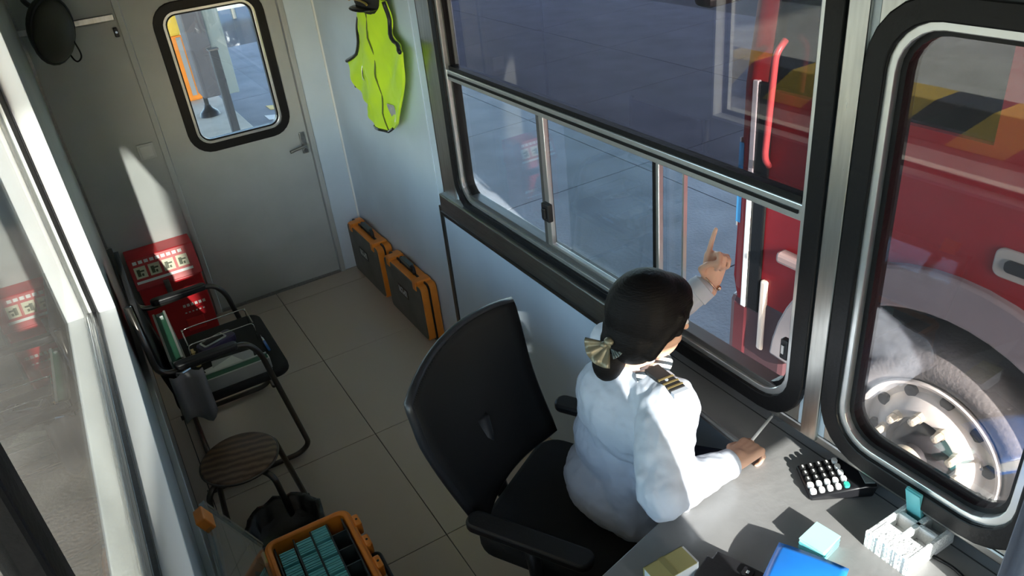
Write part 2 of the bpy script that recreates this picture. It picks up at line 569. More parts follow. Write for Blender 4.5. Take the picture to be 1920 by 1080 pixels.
obj('sash_seal', MB().box(XR + 0.002, XR + 0.026, -1.256, -1.246, z0 + 0.012, ZT - 0.03), RUBBER, sash)
sash2 = obj('sliding_sash', MB().box(XR + 0.032, XR + 0.045, -1.345, -1.338, z0 + 0.012, ZT - 0.03), ALU, w1)
obj('pane', MB().box(XR + 0.036, XR + 0.040, -1.34, -0.75, z0 + 0.014, ZT - 0.03), GLASS, sash2)
lt = obj('latch', MB().box(XR - 0.014, XR + 0.008, -0.688, -0.640, 1.135, 1.205), BLACKP, w1, bevel=0.005)
obj('latch_grip', MB().box(XR - 0.024, XR - 0.014, -0.676, -0.656, 1.15, 1.19), BLACKP, lt, bevel=0.003)
lt = obj('latch', MB().box(XR - 0.012, XR + 0.006, -1.300, -1.262, 1.075, 1.145), BLACKG, w1, bevel=0.006)
obj('latch_grip', MB().box(XR - 0.022, XR - 0.012, -1.292, -1.272, 1.09, 1.125), ALU, lt, bevel=0.003)
lt = obj('latch_keeper', MB().box(XR - 0.004, XR + 0.014, -1.772, -1.748, 1.13, 1.19), BLACKP, w1, bevel=0.004)
obj('bolt', MB().box(XR - 0.008, XR - 0.004, -1.764, -1.756, 1.15, 1.175), ALU, lt)

w2 = side_window('window_2', W2, 'narrow fixed lane window with rounded black seal beside the desk', None)
obj('pane', MB().prism(rrect(W2['y0'] + 0.004, W2['y1'] - 0.004, W2['z0'] + 0.004, W2['z1'] - 0.004, 0.07), XR + 0.026, XR + 0.031, 'x'), FILM2, w2)

# ------------------------------------------------------------------ back wall with the door
DX0, DX1 = -0.3375, 0.436
wb = MB()
wb.box(XL - 0.09, DX0 - 0.035, YB, YB + 0.07, 0, ZC)
wb.box(DX1 + 0.035, XR, YB, YB + 0.07, 0, ZC)
wb.box(DX0 - 0.035, DX1 + 0.035, YB, YB + 0.07, 2.06, ZC)
wall_back = struct('wall_back', wb, GREYWALL, 'grey end wall around the booth door', 'wall')
obj('panel', MB().box(DX1 + 0.037, XR - 0.004, YB - 0.004, YB, 0.004, ZC - 0.01), PANEL, wall_back, bevel=0.001)
obj('corner_bead', MB().box(XR - 0.014, XR - 0.003, YB - 0.014, YB - 0.003, 0, ZC), WHITEM, wall_back)
obj('panel', MB().box(XL + 0.002, DX0 - 0.04, YB - 0.004, YB, 0.004, 1.755), GREYWALL, wall_back, bevel=0.001)
tr = struct('trim_1', MB().box(XL, DX0 - 0.045, YB - 0.02, YB - 0.004, 1.76, 1.79), STEEL, 'thin steel strip high on the grey end wall', 'trim', bevel=0.003)
bb = struct('baseboard_back', MB().box(XL, DX0 - 0.04, YB - 0.012, YB - 0.004, 0.0, 0.06), STEELD, 'low steel skirting under the light switch', 'baseboard', bevel=0.002)

dr = thing('door_1', 'grey metal booth door with a rounded black-sealed window', 'door', ((DX0 + DX1) / 2, YB, 0), world=True)
dr['kind'] = 'structure'
for xa, xb in ((DX0 - 0.035, DX0 - 0.004), (DX1 + 0.004, DX1 + 0.035)):
    obj('door_frame', MB().box(xa, xb, YB - 0.014, YB + 0.06, 0, 2.06), GREYWALL, dr, bevel=0.004)
obj('door_frame', MB().box(DX0 - 0.035, DX1 + 0.035, YB - 0.014, YB + 0.06, 2.0, 2.06), GREYWALL, dr, bevel=0.004)
obj('threshold', MB().box(DX0, DX1, YB - 0.01, YB + 0.06, 0.0, 0.012), STEELD, dr)
wx0, wx1, wz0, wz1 = -0.155, 0.300, 1.045, 1.735
# leaf as four slabs around the window
leaf = MB()
leaf.box(DX0, DX1, YB + 0.008, YB + 0.045, 0.014, wz0 - 0.04)
leaf.box(DX0, DX1, YB + 0.008, YB + 0.045, wz1 + 0.04, 1.998)
leaf.box(DX0, wx0 - 0.04, YB + 0.008, YB + 0.045, wz0 - 0.04, wz1 + 0.04)
leaf.box(wx1 + 0.04, DX1, YB + 0.008, YB + 0.045, wz0 - 0.04, wz1 + 0.04)
lf = obj('door_leaf', leaf, DOORM, dr)
obj('window_plate', MB().ring(rrect(wx0 - 0.042, wx1 + 0.042, wz0 - 0.042, wz1 + 0.042, 0.002), rrect(wx0 - 0.030, wx1 + 0.030, wz0 - 0.030, wz1 + 0.030, 0.09), YB + 0.008, YB + 0.045, 'y'), DOORM, dr)
obj('rubber_seal', MB().ring(rrect(wx0 - 0.062, wx1 + 0.062, wz0 - 0.062, wz1 + 0.062, 0.12), rrect(wx0 - 0.014, wx1 + 0.014, wz0 - 0.014, wz1 + 0.014, 0.075), YB - 0.006, YB + 0.05, 'y'), RUBBER, dr, bevel=0.004)
obj('frame_trim', MB().ring(rrect(wx0 - 0.015, wx1 + 0.015, wz0 - 0.015, wz1 + 0.015, 0.075), rrect(wx0, wx1, wz0, wz1, 0.06), YB + 0.0, YB + 0.05, 'y'), ALU, dr, bevel=0.002)
obj('gasket', MB().ring(rrect(wx0 - 0.001, wx1 + 0.001, wz0 - 0.001, wz1 + 0.001, 0.06), rrect(wx0 + 0.008, wx1 - 0.008, wz0 + 0.008, wz1 - 0.008, 0.055), YB + 0.01, YB + 0.045, 'y'), RUBBER, dr)
obj('pane', MB().prism(rrect(wx0 + 0.003, wx1 - 0.003, wz0 + 0.003, wz1 - 0.003, 0.055), YB + 0.022, YB + 0.027, 'y'), GLASS, dr)
hp = obj('lock_plate', MB().box(0.385, 0.420, YB - 0.004, YB + 0.008, 0.835, 0.965), STEELD, dr, bevel=0.004)
obj('handle', MB().tube(smooth_path([(0.402, YB - 0.002, 0.893), (0.402, YB - 0.045, 0.893), (0.385, YB - 0.048, 0.893), (0.300, YB - 0.048, 0.880)], r=0.02), 0.009), STEELD, hp, smooth=True)
obj('keyhole', MB().lathe([(0.011, -0.012), (0.011, 0.004)], (0.402, YB - 0.002, 0.855), n=16, axis='y'), ALUD, hp)

# ------------------------------------------------------------------ left wall with its long window
L0, L1, LZ0, LZ1 = -2.92, 0.08, 0.985, 2.10
XLO = XL - 0.09
wl = MB()
wl.box(XLO, XL, L1, YB, 0, ZC)
wl.box(XLO, XL, YN, L1, 0, LZ0)
wl.box(XLO, XL, YN, L1, LZ1, ZC)
wl.box(XLO, XL, YN, L0, LZ0, LZ1)
wall_left = struct('wall_left', wl, GREYWALL, 'dark grey wall under and beyond the sunlit long window', 'wall')
obj('corner_strip', MB().box(XL, XL + 0.012, YB - 0.016, YB - 0.004, 0, ZC - 0.01), STEELD, wall_left)
obj('cable_duct', MB().box(XL, XL + 0.022, -2.9, 0.82, 0.60, 0.635), GREYWALL, wall_left, bevel=0.003)
PALEF = mat('pale_painted_frame', (0.72, 0.73, 0.74), 0.4)
w3 = thing('window_3', 'long left window with bright aluminium sill and grazing reflections', 'window', (XL, -1.3, LZ0), world=True)
w3['kind'] = 'structure'
obj('sill', MB().box(XL - 0.062, XL + 0.004, L0, L1 - 0.004, LZ0 - 0.004, LZ0 + 0.010), PALEF, w3, bevel=0.002)
obj('jamb', MB().box(XL - 0.062, XL + 0.004, L1 - 0.012, L1 + 0.002, LZ0 + 0.01, LZ1), PALEF, w3, bevel=0.002)
obj('rubber_seal', MB().box(XL - 0.074, XL - 0.058, L0, L1 - 0.012, LZ0 + 0.004, LZ0 + 0.030)
    .box(XL - 0.074, XL - 0.058, L1 - 0.036, L1 - 0.010, LZ0 + 0.004, LZ1), RUBBER, w3, bevel=0.003)
obj('track', MB().box(XL - 0.090, XL - 0.074, L0, L1 - 0.01, LZ0, LZ0 + 0.022), ALUD, w3, bevel=0.002)
obj('outer_frame', MB().box(XL - 0.098, XL - 0.090, L0, L1, LZ0 - 0.03, LZ0 + 0.010), ALU, w3, bevel=0.003)
obj('outer_frame', MB().box(XL - 0.115, XL - 0.090, L1 - 0.02, L1 + 0.02, LZ0, LZ1), ALU, w3, bevel=0.003)
obj('pane', MB().box(XL - 0.083, XL - 0.079, -1.98, L1 - 0.02, LZ0 + 0.02, LZ1 - 0.01), GLASSL, w3)
obj('pane', MB().box(XL - 0.083, XL - 0.079, L0, -2.10, LZ0 + 0.02, LZ1 - 0.01), GLASSL, w3)
obj('mullion', MB().box(XL - 0.095, XL - 0.055, -2.10, -2.045, LZ0, LZ1), RUBBER, w3, bevel=0.006)
obj('mullion', MB().box(XL - 0.090, XL - 0.066, -2.045, -1.975, LZ0, LZ1), BLACKP, w3, bevel=0.003)

# ------------------------------------------------------------------ near wall, behind the camera, its window opening stepped to shape the sun
wnr = MB()
wnr.box(XLO, 0.04, YN - 0.08, YN, 0, ZC)
wnr.box(0.615, XO, YN - 0.08, YN, 0, ZC)
wnr.box(0.04, 0.615, YN - 0.08, YN, 0, 0.99)
wnr.box(0.04, 0.615, YN - 0.08, YN, 1.80, ZC)
wnr.box(0.235, 0.615, YN - 0.08, YN, 1.43, 1.80)
struct('wall_near', wnr, GREYWALL, 'unseen grey end wall with an opening stepped to shape the sun', 'wall')
w4 = thing('window_4', 'unseen end window stepped to shape the sun on the desk', 'window', (0.33, YN, 0.99), world=True)
w4['kind'] = 'structure'
obj('frame_trim', MB().tube([(0.04, YN - 0.03, 0.99), (0.615, YN - 0.03, 0.99), (0.615, YN - 0.03, 1.43), (0.235, YN - 0.03, 1.43), (0.235, YN - 0.03, 1.80), (0.04, YN - 0.03, 1.80)], 0.012, 8, closed=True), RUBBER, w4)
obj('pane', MB().box(0.235, 0.612, YN - 0.042, YN - 0.038, 0.993, 1.427), GLASS, w4)
obj('pane', MB().box(0.043, 0.235, YN - 0.042, YN - 0.038, 0.993, 1.797), GLASS, w4)

# ------------------------------------------------------------------ outside: island, lanes, canopy
isl = struct('island', MB().box(-1.2, 0.88, -9, 9.5, GZ - 0.1, -0.065).box(-1.75, -1.2, -6.6, -5.2, GZ - 0.1, -0.065), ISLE, 'raised pale concrete toll island round the booth', 'island', bevel=0.01)
struct('road_left', MB().box(-40, -1.2, -40, 60, GZ - 0.2, GZ), ASPH, 'brown worn road outside the left window, darkened in place of shade', 'road')
road = struct('road_right', MB().box(0.88, 40, -40, 60, GZ - 0.3, GZ - 0.012), mat('slab_joint', (0.09, 0.09, 0.095), 0.9), 'concrete truck lane outside the lane windows', 'road')
slab_me = MB().box(0, 2.388, 0, 1.788, -0.03, 0).mesh('slab')
for i in range(3):
    for j in range(-3, 6):
        s = obj('slab', slab_me, CONC, road)
        s.location = (0.9 + i * 2.4, j * 1.8 + 0.35, GZ)
strip = struct('road_sun_strip', MB().box(-3.62, -2.80, -14, 22, GZ - 0.05, GZ + 0.006), ISLE, 'strip of the left lane coloured pale for sun on the road', 'road')  # pale colour stands in for sunlight on the left road
struct('road_shade_strip', MB().box(-4.0, -3.62, -14, 22, GZ - 0.05, GZ + 0.005), mat('shaded_road_grey', (0.2, 0.19, 0.19), 0.85, noise=0.2), 'grey strip coloured as shaded road before the striped kerb', 'road')  # grey colour stands in for shade on the road by the kerb
struct('road_far', MB().box(-1.2, 0.88, 9.5, 60, GZ - 0.3, GZ), CONC, 'distant concrete road beyond the island', 'road')
can = struct('canopy', MB().box(-14, 14, -9.4, 16, 5.5, 5.9), CEIL, 'unseen toll plaza canopy with its front edge set to cut the sun', 'canopy')  # unseen; front edge placed to cut the sun patch on the back wall
col = thing('sun_block_column', 'unseen square column added upstream to block sun from the left window', 'column', (-1.19, -5.9, -0.065), world=True)  # unseen column added to stop sun entering the near part of the left window
obj('shaft', MB().box(-1.52, -0.76, -6.3, -5.5, -0.065, 5.5), ISLE, col, bevel=0.02)
obj('plinth', MB().box(-1.56, -0.72, -6.34, -5.46, -0.065, 0.3), WHITEP, col, bevel=0.02)
lp = thing('added_shade_board', 'long dark unseen board added upstream to shade the truck and far lane', 'sign', (3.2, -8.0, 5.5), world=True)  # unseen board added to keep sun off the truck side and far lane
obj('board', MB().box(0.52, 6.2, -8.06, -7.94, 3.28, 4.95), BLACKP, lp, bevel=0.02)
obj('frame', MB().box(0.52, 6.2, -8.10, -7.90, 3.22, 3.28).box(0.52, 6.2, -8.10, -7.90, 4.95, 5.01), STEELD, lp)
for xx in (0.9, 3.3, 5.8):
    obj('hanger', MB().box(xx - 0.04, xx + 0.04, -8.04, -7.96, 5.01, 5.5), STEELD, lp)
kerb_m = stripe_mat('yellow_black_stripes', (0.62, 0.40, 0.05), (0.045, 0.04, 0.04), 1.35, (0.0, 0.75, 0.75))
kerb = obj('striped_kerb', MB().box(-4.35, -4.0, -14, 22, GZ, 0.16), kerb_m, bevel=0.02)
tag(kerb, 'low yellow and black striped kerb across the left lane', 'kerb')
struct('island_left', MB().box(-6.6, -4.35, -14, 22, GZ, 0.10), ISLE, 'next pale toll island beyond the striped kerb', 'island')

# ------------------------------------------------------------------ desk
DZ = 0.88
DESKM = mat('grey_laminate', (0.235, 0.23, 0.228), 0.3, noise=0.10, nscale=7, bump=0.12, bscale=30, spec=0.5)
desk = thing('desk', 'grey laminate counter fitted along the lane windows', 'desk', (0.2, -2.4, 0), world=True)
dpoly = [(0.638, -1.205), (0.612, -1.205), (0.556, -1.52), (0.545, -1.738), (0.30, -1.790), (-0.02, -1.860), (-0.42, -1.945),
         (-0.42, -3.0), (0.703, -3.0), (0.703, -1.245), (0.638, -1.245)]
obj('worktop', MB().prism(list(reversed(dpoly)), DZ - 0.03, DZ, 'z'), DESKM, desk, bevel=0.003)
obj('edge_band', MB().tube([(0.612, -1.205, DZ - 0.012), (0.556, -1.52, DZ - 0.012), (0.545, -1.738, DZ - 0.012), (0.30, -1.79, DZ - 0.012), (-0.02, -1.86, DZ - 0.012), (-0.42, -1.945, DZ - 0.012)], 0.006, 6), ALU, desk)
obj('side_panel', MB().box(-0.42, -0.395, -3.0, -2.0, 0.0, DZ - 0.03), GREYWALL, desk)
obj('side_panel', MB().box(0.575, 0.60, -3.0, -2.1, 0.0, DZ - 0.03), GREYWALL, desk)
obj('joint_strip', MB().box(0.664, 0.667, -2.98, -1.26, DZ - 0.004, DZ + 0.0012), JOINT, desk)

# ------------------------------------------------------------------ office chair
MESHB = mat('black_chair_mesh', (0.008, 0.008, 0.009), 0.9, wave=(200, 'Z', (0.030, 0.029, 0.028)), spec=0.15)
FABRIC = mat('black_fabric', (0.014, 0.014, 0.015), 0.85, bump=0.2, bscale=300)
ch_f = V((0.50, -0.866, 0)).normalized()
ch_rot = math.atan2(ch_f.y, ch_f.x) - math.pi / 2
oc = thing('office_chair', 'black mesh-back swivel office chair the attendant sits on', 'chair', (0.225, -1.375, 0), ch_rot)
SZ = 0.56
obj('seat', MB().prism(rrect(-0.25, 0.25, -0.24, 0.25, 0.08), SZ - 0.07, SZ, 'z'), FABRIC, oc, bevel=0.02, seg=3, smooth=True)
def back_fn(u, v):
    z = 0.60 + 0.49 * v
    wid = 0.235 + 0.050 * min(1, v * 1.5)
    x = (u * 2 - 1) * wid
    if v > 0.8:
        z -= 0.035 * ((abs(u * 2 - 1)) ** 2) * (v - 0.8) / 0.2
    y = -0.235 - 0.145 * v + 0.05 * (u * 2 - 1) ** 2 - 0.03 * math.sin(math.pi * v)
    return (x, y, z)
obj('backrest', MB().grid(back_fn, 14, 14, 0.012), MESHB, oc, smooth='all')
rim = [back_fn(i / 14, 0) for i in range(15)] + [back_fn(1, j / 14) for j in range(1, 15)] + [back_fn(1 - i / 14, 1) for i in range(1, 15)] + [back_fn(0, 1 - j / 14) for j in range(1, 14)]
obj('back_frame', MB().tube([V(p) + V((0, -0.006, 0)) for p in rim], 0.014, 8, closed=True), BLACKP, oc, smooth='all')
obj('back_support', MB().tube(smooth_path([(0, 0.0, SZ - 0.09), (0, -0.27, SZ - 0.09), (0, -0.31, 0.8)], r=0.06), 0.024, 8), BLACKP, oc, smooth='all')
for s in (-1, 1):
    a = obj('armrest', MB().prism(rrect(s * 0.285 - 0.034, s * 0.285 + 0.034, -0.20, 0.19, 0.03), 0.665, 0.695, 'z'), BLACKP, oc, bevel=0.008, smooth=True)
    obj('arm_bracket', MB().tube(smooth_path([(s * 0.2, 0.02, SZ - 0.08), (s * 0.29, 0.02, SZ - 0.08), (s * 0.285, 0.0, 0.67)], r=0.05), 0.02, 8), BLACKP, a, smooth='all')
obj('gas_lift', MB().lathe([(0.028, 0.1), (0.028, 0.3), (0.02, 0.3), (0.02, SZ - 0.08), (0.07, SZ - 0.08), (0.07, SZ - 0.065)], n=16), TUBE, oc, smooth=True)
for k in range(5):
    a = 2 * math.pi * k / 5 + 0.3
    lg = obj('base_arm', MB().tube([(0, 0, 0.12), (0.29 * math.cos(a), 0.29 * math.sin(a), 0.075)], [0.028, 0.018], 8), BLACKP, oc, smooth='all')
    cx, cy = 0.285 * math.cos(a), 0.285 * math.sin(a)
    obj('caster', MB().lathe([(0.012, -0.022), (0.03, -0.022), (0.03, 0.022), (0.012, 0.022)], (cx, cy, 0.03), n=16, axis='x'), BLACKP, lg, smooth=True)

# ------------------------------------------------------------------ hard equipment cases by the wall
def case_parts(root, L, H, D, lean=0.0):
    """case standing on its long edge; local x = thickness toward the room (-x is the front face), y = length, z = height"""
    b = obj('body', MB().prism(rrect(0, L, 0, H - 0.02, 0.03), 0.0, D * 0.45, 'x'), ORANGE, root, bevel=0.006, smooth=True)
    f = obj('front_shell', MB().prism(rrect(0.006, L - 0.006, 0.006, H - 0.028, 0.03), -D * 0.40, 0.0, 'x'), ORANGE, root, bevel=0.006, smooth=True)
    obj('front_panel', MB().prism(rrect(0.016, L - 0.016, 0.014, H - 0.034, 0.025), -D * 0.45, -D * 0.36, 'x'), OLIVEG, root, bevel=0.004)
    obj('seam', MB().ring(rrect(-0.003, L + 0.003, -0.0, H - 0.017, 0.032), rrect(0.02, L - 0.02, 0.02, H - 0.04, 0.02), -0.004, 0.004, 'x'), BLACKP, root)
    lb = obj('label_plate', MB().prism(rrect(L * 0.40, L * 0.66, H * 0.48, H * 0.64, 0.01), -D * 0.47, -D * 0.45, 'x'), BLACKG, root)
    x = -D * 0.475
    mk = MB()
    for i in range(4):       # pale strokes of the plate's lettering
        y = L * 0.43 + i * L * 0.052
        mk.box(x, x + 0.001, y, y + 0.004, H * 0.51, H * 0.61).box(x, x + 0.001, y, y + L * 0.036, H * 0.60 - 0.004 * (i % 2) * 5, H * 0.60 + 0.004 - 0.02 * (i % 2))
        mk.box(x, x + 0.001, y + L * 0.03, y + L * 0.03 + 0.004, H * 0.51, H * 0.56 + 0.02 * (i % 3 == 0))
    obj('lettering', mk, WHITEM, lb)
    for yy in (0.10, 0.78):
        lt = obj('latch', MB().box(-D * 0.42, D * 0.40, L * yy, L * yy + 0.055, H - 0.028, H - 0.008), ORANGE, root, bevel=0.005)
        obj('latch_hook', MB().box(-D * 0.50, -D * 0.36, L * yy + 0.006, L * yy + 0.049, H - 0.065, H - 0.012), ORANGE, lt, bevel=0.004)
    hd = obj('handle', MB().tube(smooth_path([(0, L * 0.33, H - 0.025), (0, L * 0.34, H + 0.012), (0, L * 0.66, H + 0.012), (0, L * 0.67, H - 0.025)], r=0.02), 0.010, 8), BLACKP, root, smooth='all')
    obj('grip', MB().prism(rrect(L * 0.38, L * 0.62, H + 0.002, H + 0.024, 0.008), -0.014, 0.014, 'x'), mat('grip_green_grey', (0.10, 0.13, 0.12), 0.5), hd, bevel=0.003)
c1 = thing('equipment_case', 'orange-rimmed dark equipment case in the corner beside the door', 'case', (0.582, 1.115, 0.0), 0, 'equipment cases against the lane wall')
case_parts(c1, 0.535, 0.375, 0.105)
c2 = copy_tree(c1, (0.585, 0.515, 0.0), 0, 'orange-rimmed dark equipment case nearer the window joint, farther from the door')

# ------------------------------------------------------------------ reflective vest on its hook
VEST = mat('fluorescent_yellow_green', (0.68, 1.0, 0.04), 0.6, bump=0.25, bscale=9, noise=0.08, nscale=6)
ve = thing('safety_vest', 'fluorescent yellow-green safety vest hanging on the wall', 'vest', (0.605, 0.62, 1.17), world=True)
vo = [(0.775, 1.701), (0.784, 1.631), (0.831, 1.583), (0.94, 1.505), (1.085, 1.447), (1.078, 1.372), (1.058, 1.305), (0.975, 1.255), (0.898, 1.218),
      (0.779, 1.172), (0.66, 1.170), (0.59, 1.205), (0.501, 1.247), (0.421, 1.366), (0.359, 1.474), (0.296, 1.610), (0.39, 1.637), (0.447, 1.681), (0.44, 1.80), (0.60, 1.83), (0.75, 1.79)]
def vest_x(y, z):
    return 0.584 - 0.016 * math.sin((y - 0.65) * 16 + (z - 1.4) * 5) - 0.008 * math.sin((y + z) * 37) - 0.028 * max(0, 1 - abs(y - 0.66) / 0.35)
bm = bmesh.new()
vv = [bm.verts.new((0, y, z)) for y, z in vo]
bm.faces.new(vv)
bmesh.ops.triangulate(bm, faces=bm.faces)
for _ in range(3):
    bmesh.ops.subdivide_edges(bm, edges=bm.edges, cuts=1, use_grid_fill=True)
for q in bm.verts:
    q.co.x = vest_x(q.co.y, q.co.z)
g = bmesh.ops.extrude_face_region(bm, geom=bm.faces[:])
for q in g['geom']:
    if isinstance(q, bmesh.types.BMVert):
        q.co.x += 0.014
bmesh.ops.recalc_face_normals(bm, faces=bm.faces)
for q in bm.verts:
    q.co -= V((0.605, 0.62, 1.17))
vm = bpy.data.meshes.new('vest_body'); bm.to_mesh(vm); bm.free()
obj('vest_body', vm, VEST, ve, smooth=True)
def vline(pts, n=10):
    out = []
    for (a, b), (c, d) in zip(pts[:-1], pts[1:]):
        for k in range(n):
            t = k / n
            y, z = a + (c - a) * t, b + (d - b) * t
            out.append((vest_x(y, z) - 0.002, y, z))
    y, z = pts[-1]
    out.append((vest_x(y, z) - 0.002, y, z))
    return out
obj('armhole_edging', MB().tube(vline([(0.775, 1.701), (0.784, 1.631), (0.831, 1.583), (0.94, 1.505), (1.085, 1.447)], 4), 0.009, 6), BLACKP, ve, smooth='all')
obj('armhole_edging', MB().tube(vline([(0.44, 1.80), (0.447, 1.70), (0.40, 1.64), (0.296, 1.612)], 4), 0.009, 6), BLACKP, ve, smooth='all')
obj('zip', MB().tube(vline([(0.600, 1.80), (0.62, 1.55), (0.63, 1.45), (0.655, 1.18)], 6), 0.004, 6), mat('zip_olive', (0.09, 0.13, 0.01), 0.6), ve)
obj('hem_edging', MB().tube(vline([(0.79, 1.175), (0.66, 1.170), (0.60, 1.20)], 4), 0.007, 6), BLACKP, ve)
SILV = mat('reflective_silver', (0.62, 0.64, 0.64), 0.35, 0.4, noise=0.2, nscale=50)
def vpatch(y0, y1, za, zb, n=6):
    def fn(u, v):
        y = y0 + (y1 - y0) * u; z = za + (zb - za) * v
        return (vest_x(y, z) - 0.004, y, z)
    return MB().grid(fn, n, n, 0.002)
obj('reflective_badge', vpatch(0.815, 0.885, 1.40, 1.47), SILV, ve)
obj('reflective_patch', vpatch(0.53, 0.585, 1.25, 1.33), SILV, ve)
obj('side_tab', MB().box(0.585, 0.602, 1.062, 1.075, 1.31, 1.36), BLACKP, ve)
hk = thing('coat_hook', 'black coat hook with bag strap above the safety vest', 'hook', (0.62, 0.62, 1.80), world=True)
obj('back_plate', MB().box(0.626, 0.6384, 0.55, 0.70, 1.80, 1.86), BLACKP, hk, bevel=0.004)
obj('hook', MB().tube(smooth_path([(0.63, 0.61, 1.85), (0.57, 0.61, 1.85), (0.565, 0.61, 1.90)], r=0.03), 0.008), STEELD, hk, smooth='all')
cp = thing('uniform_hat', 'black uniform hat with gold braid hung over the top of the vest', 'hat', (0.57, 0.61, 1.79), world=True)
obj('crown', MB().ell((0.575, 0.61, 1.80), 0.05, 0.13, 0.07), FABRIC, cp, smooth='all')
obj('peak', MB().ell((0.545, 0.60, 1.765), 0.06, 0.11, 0.012), BLACKG, cp, smooth='all')
obj('braid', MB().tube([(0.525, 0.61 - 0.11 * math.cos(a * 0.3), 1.79 + 0.012 * math.sin(a * 0.3)) for a in range(11)], 0.005, 6), mat('gold_braid', (0.5, 0.36, 0.1), 0.4, 0.6), cp)

# ------------------------------------------------------------------ light switch, wall speaker
sw = thing('light_switch', 'pale square light switch on the grey end wall', 'switch', (-0.446, YB - 0.004, 1.08), world=True)
obj('plate', MB().box(-0.489, -0.403, YB - 0.014, YB - 0.0045, 1.037, 1.123), mat('switch_grey', (0.55, 0.56, 0.55), 0.4), sw, bevel=0.004)
obj('rocker', MB().box(-0.478, -0.414, YB - 0.019, YB - 0.013, 1.048, 1.112), mat('switch_grey_light', (0.6, 0.61, 0.6), 0.35), sw, bevel=0.003)
sp = thing('wall_speaker', 'dark olive rounded loudspeaker high in the left back corner', 'speaker', (-0.72, 1.40, 1.75), world=True)
SPM = mat('olive_black_plastic', (0.06, 0.06, 0.045), 0.55, bump=0.1, bscale=120)
rot = Matrix.Rotation(0.5, 3, 'Z') @ Matrix.Rotation(0.35, 3, 'X')
obj('housing', MB().ell((-0.675, 1.40, 1.80), 0.10, 0.09, 0.155, rot, 24, 16), SPM, sp, smooth='all')
ringpts = [V((-0.675, 1.40, 1.80)) + rot @ V((0.102 * math.cos(t * 0.2618), -0.015, 0.157 * math.sin(t * 0.2618))) for t in range(24)]
obj('rim', MB().tube(ringpts, 0.008, 6, closed=True), BLACKP, sp, smooth='all')
obj('bracket', MB().tube(smooth_path([(-0.70, 1.45, 1.88), (-0.74, 1.60, 1.92), (-0.74, YB - 0.006, 1.92)], r=0.04), 0.012), BLACKP, sp)
obj('cable', MB().tube(smooth_path([(-0.60, 1.39, 1.74), (-0.585, 1.42, 1.66), (-0.62, 1.5, 1.62), (-0.66, YB - 0.008, 1.74)], r=0.05), 0.004, 6), RUBBER, sp)
sc_ = thing('sensor', 'tiny black sensor fixed high on the grey end wall', 'sensor', (-0.395, YB - 0.004, 1.70), world=True)
obj('housing', MB().box(-0.405, -0.385, YB - 0.03, YB - 0.0045, 1.68, 1.725), BLACKP, sc_, bevel=0.004)
obj('lens', MB().lathe([(0.006, -0.008), (0.007, 0.0)], (-0.395, YB - 0.03, 1.705), n=12, axis='y'), CHROME, sc_)

# ------------------------------------------------------------------ red fire-extinguisher box
rb = thing('extinguisher_box', 'red metal extinguisher box with pictogram label against the end wall', 'box', (-0.565, 1.55, 0), world=True)
obj('body', MB().box(-0.735, -0.395, 1.47, 1.672, 0.0, 0.40), REDB, rb, bevel=0.008)
top = MB().add([(-0.742, 1.46, 0.40), (-0.388, 1.46, 0.40), (-0.388, 1.676, 0.40), (-0.742, 1.676, 0.40),
                (-0.742, 1.53, 0.565), (-0.388, 1.53, 0.565), (-0.388, 1.676, 0.565), (-0.742, 1.676, 0.565)],
               [(3, 2, 1, 0), (4, 5, 6, 7), (0, 1, 5, 4), (1, 2, 6, 5), (2, 3, 7, 6), (3, 0, 4, 7)])
ld = obj('lid', top, REDB, rb, bevel=0.005)
def lidp(u, v, d=0.002):
    p = V((-0.742 + 0.354 * u, 1.46 + 0.07 * v, 0.40 + 0.165 * v))
    n = V((0, -0.165, 0.07)).normalized()
    return p + n * d
def lidrect(u0, u1, v0, v1, d0=0.001, d1=0.003):
    m = MB()
    vs = [lidp(u, v, d) for d in (d0, d1) for u, v in ((u0, v0), (u1, v0), (u1, v1), (u0, v1))]
    return m.add(vs, [(3, 2, 1, 0), (4, 5, 6, 7), (0, 1, 5, 4), (1, 2, 6, 5), (2, 3, 7, 6), (3, 0, 4, 7)])
lab = obj('label', lidrect(0.03, 0.90, 0.12, 0.97), mat('label_red', (0.5, 0.03, 0.03), 0.4), ld)
CREAM = mat('label_cream', (0.72, 0.68, 0.5), 0.5)
for k in range(4):
    u = 0.06 + k * 0.21
    obj('pictogram', lidrect(u, u + 0.17, 0.36, 0.72, 0.003, 0.0045), CREAM, lab)
    mk = MB()
    for (a, b, c, d) in ((0.03, 0.08, 0.42, 0.64), (0.07, 0.14, 0.55, 0.60), (0.09, 0.12, 0.42, 0.5)):
        q = lidrect(u + a, u + b, c, d, 0.0045, 0.0052); mk.add(q.v, q.f)
    obj('pictogram_mark', mk, mat('label_dark', (0.08, 0.09, 0.04), 0.5), lab)
mk = MB()
for k in range(9):
    q = lidrect(0.07 + k * 0.085, 0.07 + k * 0.085 + 0.06, 0.80, 0.90, 0.003, 0.004); mk.add(q.v, q.f)
obj('lettering', mk, WHITEM, lab)
mk = MB(); q = lidrect(0.04, 0.89, 0.20, 0.28, 0.003, 0.004); mk.add(q.v, q.f)
obj('white_line', mk, WHITEM, lab)
mk = MB()
for k in range(6):
    mk.box(-0.55 + k * 0.022, -0.535 + k * 0.022, 1.4685, 1.4700, 0.215, 0.232)
obj('lettering', mk, WHITEM, rb)
mk = MB()
for k in range(6):
    mk.box(-0.55 + k * 0.02, -0.54 + k * 0.02, 1.4685, 1.47, 0.175, 0.183)
obj('lettering', mk, WHITEM, rb)
hp = obj('handle_pocket', MB().box(-0.56, -0.46, 1.462, 1.472, 0.06, 0.14), mat('bright_red', (0.75, 0.03, 0.03), 0.4), rb, bevel=0.004)
